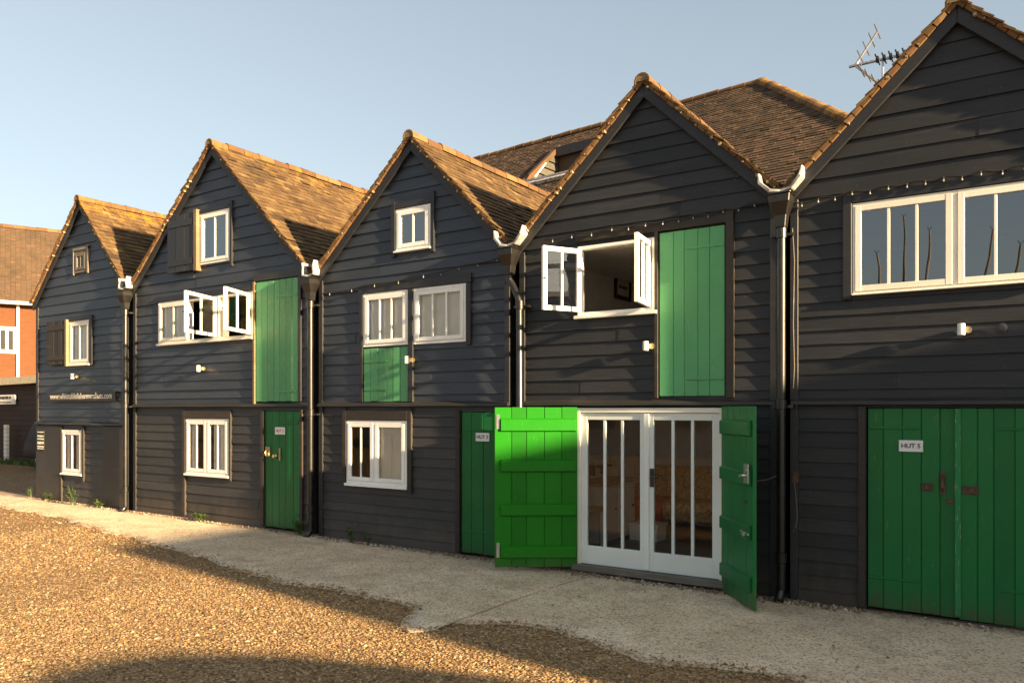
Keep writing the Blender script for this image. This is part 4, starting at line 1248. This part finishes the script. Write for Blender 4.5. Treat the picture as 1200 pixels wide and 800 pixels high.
# ------------------------------------------------------------------ house behind
def house_behind():
    A = Vector((-5.35, 11.0, 9.5)); B = Vector((-14.4, 11.98, 9.5))
    r = (B-A).normalized(); L = (B-A).length
    perp = Vector((r.y, -r.x, 0)); perp = perp if perp.y < 0 else -perp
    p = R(40)
    t = thing('tiled_house', 'large house with brown tiled hipped roof and dormer behind the huts', 'house', (-9, 11, .1))
    SL = 7.0
    dn = perp*math.cos(p) - Vector((0, 0, math.sin(p)))
    nrm = r.cross(dn); nrm = nrm if nrm.z > 0 else -nrm
    mb = MB(); rng = random.Random(4)
    expo, tw = .12, .19
    dorm = (2.0, 5.3, 1.1, 3.05)   # along ridge from A, down the slope
    for c in range(int(SL/expo)):
        s0 = c*expo - .05; s1 = c*expo + expo*1.2
        ext = s1*math.cos(p)          # hip runs out at 45 degrees in plan
        u = -ext + (c % 2)*tw*.5
        while u < L+.2:
            ua, ub = u, u+tw-.004; u += tw
            if dorm[0] < (ua+ub)/2 < dorm[1] and dorm[2] < s1 < dorm[3]: continue
            lift = rng.uniform(.02, .032); ds = rng.uniform(-.007, .007)
            vs = []
            for (ss, h) in ((max(0, s0), .004), (s1+ds, lift), (max(0, s0), -.012), (s1+ds, lift-.015)):
                for uu in (ua, ub):
                    q = A + r*uu + dn*ss + nrm*(h - .03*math.sin(math.pi*min(1, max(0, uu/L)))); vs.append(tuple(q))
            mb.add(vs, [(0,1,3,2),(4,6,7,5),(2,3,7,6),(0,2,6,4),(1,5,7,3)], 0, min(1, max(0, rng.gauss(.5, .25))))
    # hip end and rear slope as plain slabs of tiles
    hd = (perp - r); e1 = A + hd*(SL*math.cos(p)) - Vector((0,0,SL*math.sin(p)))
    e2 = A + (-perp - r)*(SL*math.cos(p)) - Vector((0,0,SL*math.sin(p)))
    b2 = B - perp*(SL*math.cos(p)) - Vector((0,0,SL*math.sin(p)))
    b1 = B + perp*(SL*math.cos(p)) - Vector((0,0,SL*math.sin(p)))
    mb.add([A, e1, e2], [(0,1,2)], 0, .5)
    mb.add([A, e2, b2, B], [(0,1,2,3)], 0, .5)
    off = -nrm*.05
    # decking with the hole of the dormer left out
    def q(u, s): return A + r*u + dn*s + off
    d0, d1, d2, d3 = dorm
    for (ua, ub, sa, sb) in ((0, L, 0, d2), (0, d0, d2, d3), (d1, L, d2, d3), (0, L, d3, SL)):
        mb.add([q(ua-(sa*math.cos(p) if ua == 0 else 0), sa), q(ua-(sb*math.cos(p) if ua == 0 else 0), sb), q(ub, sb), q(ub, sa)], [(0,1,2,3)], 0, .3)
    rf = mb.build('roof', M['tiles_back'], t)
    rr = MB(); ridge_row(rr, A + r*.05, B, r=.11, step=.33, seed=8, aux=.15)
    rr.build('ridge', M['ridge'], rf)
    rr = MB(); ridge_row(rr, A + Vector((0,0,.0)), e1, r=.15, step=.20, seed=9, aux=.36, up=.8)
    rr.build('hip_ridge', M['ridge'], rf)
    # walls
    wl = MB()
    zE = e1.z
    c = [e1 - perp*.4 + r*.4, b1 - perp*.4 - r*.1, b2 + perp*.4 - r*.1, e2 + perp*.4 + r*.4]
    vs = [(v.x, v.y, 0) for v in c] + [(v.x, v.y, zE+.1) for v in c]
    wl.add(vs, [(0,1,5,4),(1,2,6,5),(2,3,7,6),(3,0,4,7)])
    wl.build('wall', M['brick'], t, recalc=True)
    # dormer cut into the slope: boarded cheeks, window wall under the upper edge, lead sill in front
    def z_at(u, s): return A + r*u + dn*s
    tl, tr_ = z_at(d1, d3), z_at(d0, d3)
    hh = (d3-d2)*math.sin(p); hz = (d3-d2)*math.cos(p)
    up = Vector((0, 0, hh)); back = -perp*(hz-.06)
    dmo = MB()
    dmo.add([tl, tr_, tr_-perp*hz, tl-perp*hz], [(0,1,2,3)])
    lp = [z_at(d1+.05, d2)+nrm*.0, z_at(d0-.05, d2), z_at(d0-.05, d2)-Vector((0,0,.16)), z_at(d1+.05, d2)-Vector((0,0,.16))]
    dmo.add(lp + [v-perp*.1 for v in lp], [(0,1,2,3),(7,6,5,4),(0,4,5,1),(2,6,7,3)])
    dmo = dmo.build('dormer', M['dark'], t, recalc=True)
    lt = MB(); lt.add([v+back for v in (tl+up*.80, tr_+up*.80, tr_+up, tl+up)] + [v+back+perp*.12 for v in (tl+up*.80, tr_+up*.80, tr_+up, tl+up)], [(0,1,2,3),(7,6,5,4),(0,4,5,1),(3,2,6,7)]); lt.build('lintel', M['dark'], dmo, recalc=True)
    for u, sg_ in ((d1, -1), (d0, 1)):
        ck_ = MB(); n_ = 6
        top = z_at(u, d2); bot = z_at(u, d3); inn = bot - perp*hz
        for k in range(n_):
            ta, tb = k/n_, (k+1)/n_-.02
            v = [bot.lerp(top, ta), bot.lerp(top, tb), Vector((inn.x, inn.y, bot.z+hh*tb)), Vector((inn.x, inn.y, bot.z+hh*ta))]
            off_ = [.03, .0, .0, .03]
            ck_.add([x_+r*sg_*o_ for x_, o_ in zip(v, off_)] + [x_-r*sg_*.05 for x_ in v], [(0,1,2,3),(7,6,5,4),(0,4,5,1),(1,5,6,2),(2,6,7,3),(3,7,4,0)])
        ck_.build('cheek', M['cheek'], dmo, recalc=True)
    eb = MB(); q0, q1 = z_at(d1, d2-.08)+nrm*.02, z_at(d1, d3+.12)+nrm*.02
    vs = [q0-r*.05, q0+r*.07, q1+r*.07, q1-r*.05]; eb.add([v+nrm*.06 for v in vs]+[v-nrm*.05 for v in vs], [(0,1,2,3),(7,6,5,4),(0,4,5,1),(1,5,6,2),(2,6,7,3),(3,7,4,0)])
    eb.build('verge_strip', M['ridge'], dmo, recalc=True)
    wn = MB()
    for k in range(5):
        c0 = z_at(d1 + (d0-d1)*k/4, d3) + back
        wn.box(c0.x-.05, c0.x+.05, c0.y-.03, c0.y+.03, c0.z+.02, c0.z+hh-.05)
    for q_ in (.10, hh-.1): wn.tube([tl+back+Vector((0,0,q_)), tr_+back+Vector((0,0,q_))], .05, 4)
    wn.build('window_frame', M['timber_dark'], dmo)
    gl = MB(); ga = tl+(tr_-tl)*.30; gl.add([ga+back+Vector((0,0,.1)), tr_+back+Vector((0,0,.1)), tr_+back+up*.7, ga+back+up*.7], [(0,1,2,3)])
    wb = MB(); wb.add([tl+back-perp*.02, ga+back-perp*.02, ga+back-perp*.02+up, tl+back-perp*.02+up], [(0,1,2,3)]); wb.build('window_panel', M['timber_dark'], dmo); gl.build('pane', M['glass'], dmo)
    bk = MB(); b_ = -perp*(hz+.5); bk.add([tl+b_, tr_+b_, tr_+b_+up, tl+b_+up], [(0,1,2,3)]); bk.build('back_panel', M['dark'], dmo)
    sl_ = MB()
    sa, sb = tl+nrm*.05, tr_+nrm*.05
    vs = [sa, sb, sb+dn*.12, sa+dn*.12]; sl_.add([v+nrm*.03 for v in vs]+[v-nrm*.05 for v in vs], [(0,1,2,3),(7,6,5,4),(0,4,5,1),(1,5,6,2),(2,6,7,3),(3,7,4,0)])
    sl_.build('lead_sill', M['lead_dark'], dmo, recalc=True)
    ap = MB(); vs = [sa+dn*.16, sb+dn*.16, sb+dn*.26, sa+dn*.26]; ap.add([v+nrm*.03 for v in vs]+[v-nrm*.05 for v in vs], [(0,1,2,3),(7,6,5,4),(0,4,5,1),(1,5,6,2),(2,6,7,3),(3,7,4,0)])
    ap.build('apron_board', M['lead'], dmo, recalc=True)
    st_ = MB(); q0 = z_at(d1-.42, d3)+nrm*.10; st_.tube([q0, q0 - r*.12 - perp*.30 + Vector((0,0,.40))], .02, 6); st_.build('stay', M['sign_white'], dmo)
house_behind()

# ------------------------------------------------------------------ left: brick house, dark shed, car, post
def brick_house():
    t = thing('brick_house', 'orange brick house with tiled roof beyond the leftmost hut', 'house', (-35, 10, .1))
    C0 = Vector((-33.0, 9.0, 0)); d = Vector((.415, .91, 0)).normalized(); nb = Vector((-.91, .415, 0))
    F = lambda a, b, z: C0 + d*a + nb*b + Vector((0, 0, z))
    ez, rz = 6.1, 9.6
    w_ = MB(); w_.add([F(-9, 0, 0), F(9, 0, 0), F(9, 6, 0), F(-9, 6, 0), F(-9, 0, ez), F(9, 0, ez), F(9, 6, ez), F(-9, 6, ez)], [(0,1,5,4),(1,2,6,5),(2,3,7,6),(3,0,4,7)])
    w_.build('wall', M['brick'], t, recalc=True)
    r_ = MB(); rng = random.Random(2)
    n = 42
    for k in range(n):
        ta, tb = k/n, (k+1.12)/n
        a = -9.3
        while a < 9.3:
            l_ = .03
            q = [F(a, -.35+3.35*(1-ta), ez-.1+(rz-ez+.1)*(1-ta)), F(a+.175, -.35+3.35*(1-ta), ez-.1+(rz-ez+.1)*(1-ta)), F(a+.175, -.35+3.35*(1-tb), ez-.1+(rz-ez+.1)*(1-tb)+l_), F(a, -.35+3.35*(1-tb), ez-.1+(rz-ez+.1)*(1-tb)+l_)]
            r_.add(q + [q[2]-Vector((0,0,.03)), q[3]-Vector((0,0,.03))], [(3,2,1,0),(2,3,5,4)], 0, min(1, max(0, rng.gauss(.6, .13))), .12)
            a += .18
    r_.add([F(-9.3, 3, rz), F(9.3, 3, rz), F(9.3, 6.4, ez), F(-9.3, 6.4, ez)], [(0,1,2,3)])
    r_.add([F(-9.3, -.3, ez-.14), F(9.3, -.3, ez-.14), F(9.3, 3, rz-.05), F(-9.3, 3, rz-.05)], [(0,1,2,3)])
    rf = r_.build('roof', M['tiles_back'], t)
    rr = MB(); ridge_row(rr, F(-9.3, 3, rz), F(9.3, 3, rz), r=.13, step=.4, aux=.15); rr.build('ridge', M['ridge'], rf)
    g = MB(); g.tube([F(-9.3, -.42, ez-.12), F(9.3, -.42, ez-.12)], .07, 8); g.build('gutter', M['sign_white'], t)
    # where the sight lines of the window and pipe meet this wall
    def on_wall(px, py):
        P = sv(px, py, 5); o_ = Vector((0, -CAM_D, CAM_H)); dd = P-o_
        s_ = (C0-o_).dot(nb)/dd.dot(nb); Q = o_+dd*s_
        return (Q-C0).dot(d), Q.z
    a, z = on_wall(21, 400)
    g = MB(); g.tube([F(a, -.08, ez-.15), F(a, -.08, .1)], .06, 8); g.build('downpipe', M['sign_white'], t)
    a1, z1 = on_wall(19, 384); a0, z0 = on_wall(-3, 413)
    m = MB()
    fw_ = .10
    for (p0, p1, q0, q1, bb) in ((a0, a0+fw_, z0, z1, -.06), (a1-fw_, a1, z0, z1, -.06), (a0, a1, z1-.12, z1+.02, -.061), (a0, a1, z0-.02, z0+.12, -.061), ((a0+a1)/2-.05, (a0+a1)/2+.05, z0, z1, -.059)):
        vs = [F(p0, bb, q0), F(p1, bb, q0), F(p1, bb, q1), F(p0, bb, q1), F(p0, .02, q0), F(p1, .02, q0), F(p1, .02, q1), F(p0, .02, q1)]
        m.add(vs, [(0,1,2,3),(0,4,5,1),(1,5,6,2),(2,6,7,3),(3,7,4,0)])
    wd = m.build('window', M['sign_white'], t, recalc=True)
    m = MB(); m.add([F(a0, -.02, z0), F(a1, -.02, z0), F(a1, -.02, z1), F(a0, -.02, z1)], [(0,1,2,3)]); m.build('pane', M['carpaint'], wd)
brick_house()

def dark_shed():
    t = thing('boarded_shed', 'low dark boarded shed with pale flat roof edge left of the huts', 'shed', (-29, 5.2, .1))
    mb = MB()
    cs = list(np.arange(.1, 2.75, .17))
    facade(mb, [(-44, .1), (-21.5, .1), (-21.5, 2.62), (-44, 2.62)], cs, [], y0=5.2, seed=91)
    mb.build('wall', M['shed'], t)
    s_ = MB(); s_.box(-44, -21.5, 5.26, 8.2, .1, 2.6); s_.build('shed_body', M['shed'], t)
    f_ = MB(); f_.add([(-44, 4.95, 2.45), (-21.3, 4.95, 2.72), (-21.3, 8.3, 2.72), (-44, 8.3, 2.45), (-44, 4.95, 2.70), (-21.3, 4.95, 2.95), (-21.3, 8.3, 2.95), (-44, 8.3, 2.70)],
                      [(0,3,2,1),(4,5,6,7),(0,1,5,4),(1,2,6,5),(2,3,7,6),(3,0,4,7)])
    f_.build('roof', M['stucco'], t)
dark_shed()
a, b = sv(-22, 463, 5.12), sv(18, 473.5, 5.12)
sg = thing('shed_sign', 'long white sign with dark lettering on the dark shed', 'sign', ((a.x+b.x)/2, 5.12, b.z))
m = MB(); m.box(a.x, b.x, 5.10, 5.14, b.z, a.z); m.build('plate', M['sign_white'], sg)
strokes(a.x+.1, b.x-.25, 5.0985, [((a.z+b.z)/2+.06, .10), ((a.z+b.z)/2-.09, .035)], sg, 'letter_dark', 4)
a, b = sv(5, 497, 4.9), sv(8.5, 531, 4.9)
m = MB()
n = 9
for k in range(n):
    z0 = gz(-28) + (a.z-gz(-28))*k/n; z1 = gz(-28) + (a.z-gz(-28))*(k+1)/n
    m.box(a.x, b.x, 4.88, 4.96, z0, z1-.012)
tag(m.build('marker_post', M['cream']), 'thin white banded post standing before the dark shed', 'post')
# grass strip
def grass():
    rng = random.Random(8); mb = MB()
    for _ in range(2600):
        x = rng.uniform(-36, -22); y = rng.uniform(4.2, 5.0); h = rng.uniform(.05, .22); a_ = rng.uniform(0, 6.28)
        dx, dy = math.cos(a_)*.015, math.sin(a_)*.015; lx, ly = rng.uniform(-.08, .08), rng.uniform(-.08, .08)
        z = gz(x)-.02
        mb.add([(x-dx, y-dy, z), (x+dx, y+dy, z), (x+lx, y+ly, z+h)], [(0,1,2)])
    tag(mb.build('grass', M['leaf']), 'strip of grass along the foot of the dark shed', kind='stuff')
grass()

def car():
    P = Vector((-25.0, 4.1, 0)); 
    t = thing('parked_car', 'dark car parked in shade half hidden behind the leftmost hut', 'car', (-23.4, 3.6, .1))
    # seen end-on at a slant: length runs along +x from the visible corner
    x0, L, y0, y1 = sv(27, 520, 3.4).x, 4.1, 3.4, 5.0
    prof = [(0, .34), (-.02, .62), (.03, .95), (.20, 1.36), (.42, 1.50), (1.0, 1.56), (1.8, 1.54), (2.5, 1.06), (3.3, .96), (4.0, .85), (4.1, .60), (4.05, .32)]
    mb = MB(); n = len(prof); secs = [(0, .93), (.12, 1), (.5, 1.01), (.88, 1), (1, .93)]
    vs = []
    for (f, k) in secs:
        for (x, z) in prof:
            inset = .16*max(0, (z-.9))/.5
            yy = y0 + inset + (y1-y0-2*inset)*f
            vs.append((x0+x*(1 if k == 1 else 1), yy, .1+z*(k if z > .9 else 1)))
    fs = []
    for s_ in range(len(secs)-1):
        for i_ in range(n):
            j = (i_+1) % n; fs.append((s_*n+i_, s_*n+j, (s_+1)*n+j, (s_+1)*n+i_))
    fs += [tuple(range(n)), tuple(reversed(range((len(secs)-1)*n, len(secs)*n)))]
    mb.add(vs, fs)
    mb.build('body', M['carpaint'], t, smooth=True, bevel=.04, seg=2, recalc=True)
    for wx in (.78, 3.3):
        for wy in (y0+.02, y1-.20):
            m = MB(); m.lathe((x0+wx, wy, .42), [(.2, 0), (.29, 0), (.32, .03), (.32, .17), (.29, .2), (.2, .2)], 22, 'Y'); wh = m.build('wheel', M['rubber'], t, recalc=True)
            m = MB(); m.lathe((x0+wx, wy-.004, .42), [(.02, -.01), (.19, .01), (.2, .06), (.2, .15)], 14, 'Y'); m.build('rim', M['steel'], wh, recalc=True)
    for yy in (y0+.12, y1-.42):
        m = MB(); m.box(x0-.03, x0+.05, yy, yy+.14, .80, 1.06); m.build('tail_lamp', M['letter_red'], t, bevel=.02)
    m = MB(); m.add([(x0+.07, y0+.2, 1.12), (x0+.07, y1-.2, 1.12), (x0+.19, y1-.26, 1.42), (x0+.19, y0+.26, 1.42)], [(0,1,2,3)]); m.build('rear_window', M['glass'], t)
car()

# ------------------------------------------------------------------ weeds at the foot of the walls
def weed(x, y, h, n, label, seed, spread=.10, long=False, grp='weeds at the foot of the huts'):
    rng = random.Random(seed); z = gz(x)+.002
    t = thing('weed', label, 'weed', (x, y, z), grp)
    st_ = MB(); lf = MB()
    for k in range(n):
        a_ = rng.uniform(0, 6.28); rr = spread*rng.uniform(.3, 1)
        hh = h*rng.uniform(.5, 1)
        b = Vector((x+rng.uniform(-.03, .03), y+rng.uniform(-.02, .02), z))
        tip = b + Vector((math.cos(a_)*rr, -abs(math.sin(a_))*rr*.8, hh))
        mid = b.lerp(tip, .5) + Vector((0, 0, hh*.15))
        st_.tube([b, mid, tip], [.004, .003, .002], 5)
        for j in range(5 if not long else 7):
            f = rng.uniform(.3, 1.0); q = b.lerp(mid, f*2) if f < .5 else mid.lerp(tip, f*2-1)
            l_ = rng.uniform(.025, .06); an = rng.uniform(0, 6.28); el = rng.uniform(-.2, .8)
            d_ = Vector((math.cos(an)*math.cos(el), math.sin(an)*math.cos(el), math.sin(el)))
            s_ = d_.cross(Vector((0, 0, 1))).normalized()*l_*.32
            u_ = s_.cross(d_).normalized()*l_*.12
            lf.add([q, q+d_*l_*.5+s_+u_, q+d_*l_, q+d_*l_*.5-s_+u_, q+d_*l_*.5], [(0,4,1),(1,4,2),(2,4,3),(3,4,0)], 0, rng.random())
    st_.build('stem', M['leaf'], t); lf.build('foliage', M['leaf'], t)
weed(-15.35, -.14, .16, 14, 'yellow green weed left of the ground window of the smallest hut', 1, .14)
weed(-14.35, -.20, .36, 9, 'tall pale weed leaning before the smallest hut', 2, .22, True)
weed(-13.62, -.13, .14, 16, 'low bright green weed at the right of the smallest hut', 3, .16)
weed(-16.15, -.10, .22, 7, 'sparse weed at the outer corner of the smallest hut', 4, .10)
weed(-10.78, -.12, .15, 24, 'bushy yellow green weed below the ground window of the widest hut', 5, .17)
weed(-8.52, -.14, .22, 22, 'dark leafy weed at the foot of the second downpipe', 6, .13)
weed(-7.55, -.13, .26, 9, 'thin upright weed below the half shuttered window', 7, .12, True)
weed(-7.25, -.12, .14, 5, 'tiny weed sprig right of the thin upright weed', 8, .05)
weed(-2.28, -.12, .15, 10, 'dark weed in the shade behind the open green door', 9, .10)

# ------------------------------------------------------------------ across the yard (out of view; they act by mirror image and shadow)
def yard_building():
    t = thing('boat_store', 'dark boarded store across the yard whose shadow lies over the pavement', 'shed', (13, 1, 0))
    y0, y1, x0, x1, e = -4.46, 7.0, 10.0, 16.0, 5.05
    m = MB()
    m.box(x0, x1, y0, y1, 0, e-.2); m.build('wall', M['shed'], t)
    m = MB(); m.prism([(x0-.0, e-.2), (x1, e-.2), (x1, e), ((x0+x1)/2, e+.6), (x0, e)], y0, y1); m.build('roof', M['tiles_back'], t, recalc=True)
    m = MB(); m.box(x0-.03, x0, 0, 2.4, .02, 2.4); m.build('door', M['green_dark'], t)
yard_building()
def reflection_block():  # added out of view so the French door panes mirror grey
    t = thing('reflection_block', 'unseen pale grey block added across the yard to grey the French door reflections', 'building', (-17, -23, 0))
    m = MB(); m.box(-27, -7.2, -27, -20, 0, 3.3); m.build('wall', M['render'], t)
    m = MB(); m.box(-27.2, -7.0, -27.2, -19.8, 3.301, 3.5); m.build('roof', M['shed'], t)
    for k in range(5):
        m = MB(); m.box(-25.5+3.6*k, -24.3+3.6*k, -20.0, -19.95, 1.1, 2.3); m.build('window', M['carpaint'], t)
reflection_block()
def caravan():  # unseen; round outline shaped to cast the near shadow on the ground
    t = thing('caravan', 'unseen white caravan, its round top shaped to cast the near shadow in the yard', 'caravan', (5, -6.25, 0))
    x0, x1 = 4.0, 6.1
    n = 24; pol = []
    yc, hw, hb = -5.92, 2.04, .45
    for k in range(n+1):
        u_ = 1 - 2*k/n
        pol.append((yc + hw*u_, 1.58 + .87*(1-abs(u_)**2.0)))
    pol += [(yc-hw, hb), (yc+hw, hb)]
    m = MB()
    vs = [(x0, y, z) for y, z in pol] + [(x1, y, z) for y, z in pol]; N = len(pol)
    m.add(vs, [tuple(range(N)), tuple(reversed(range(N, 2*N)))] + [(i_, i_+N, (i_+1) % N+N, (i_+1) % N) for i_ in range(N)])
    m.build('body', M['greywhite'], t, recalc=True, bevel=.04, seg=2)
    for xx in (x0-.06, x1-.08):
        m = MB(); m.lathe((xx, yc, .32), [(.17, 0), (.30, 0), (.32, .03), (.32, .12), (.17, .14)], 20, 'X'); m.build('wheel', M['rubber'], t, recalc=True)
    m = MB(); m.box(x0-.012, x0, yc-1.5, yc-.5, 1.2, 1.75); m.build('window', M['carpaint'], t)
    m = MB(); m.tube([(5.05, yc-hw, .5), (5.05, yc-hw-1.0, .42)], .05, 8); m.build('drawbar', M['iron'], t)
caravan()
masts = [(1030, 333, 1027.5, 297, 0), (1060, 333, 1059, 254, 1), (1086, 333, 1089, 270, 2), (1153, 333, 1164, 270, 3), (1188, 333, 1196, 286, 4)]
mn = ['short leaning mast, leftmost reflected in the long cream window', 'tallest mast reflected in the long cream window', 'mast reflected right of the tallest one in the cream window',
      'leaning mast reflected in the right cream casement', 'shorter mast reflected farthest right in the cream window']
for (bx_, by_, tx_, ty_, k) in masts:
    a = sv(bx_, by_, 30); b = sv(tx_, ty_, 30)
    d = (b-a); base = a - d*((a.z-.2)/d.z)
    t = thing('boat_mast', mn[k], 'mast', (base.x, -30, .0), 'bare boat masts across the yard')
    m = MB(); m.tube([(base.x, -30, 0), (a.x, -30, a.z), ((a.x+b.x)/2+.06, -30, (a.z+b.z)/2), (b.x, -30, b.z)], [.08, .06, .05, .035], 8); m.build('pole', M['oldwood'], t)
    m = MB(); m.tube([(b.x-.10, -30, b.z+.14), (b.x, -30, b.z), (b.x+.10, -30, b.z+.12)], .014, 6); m.build('spreader', M['iron'], t)
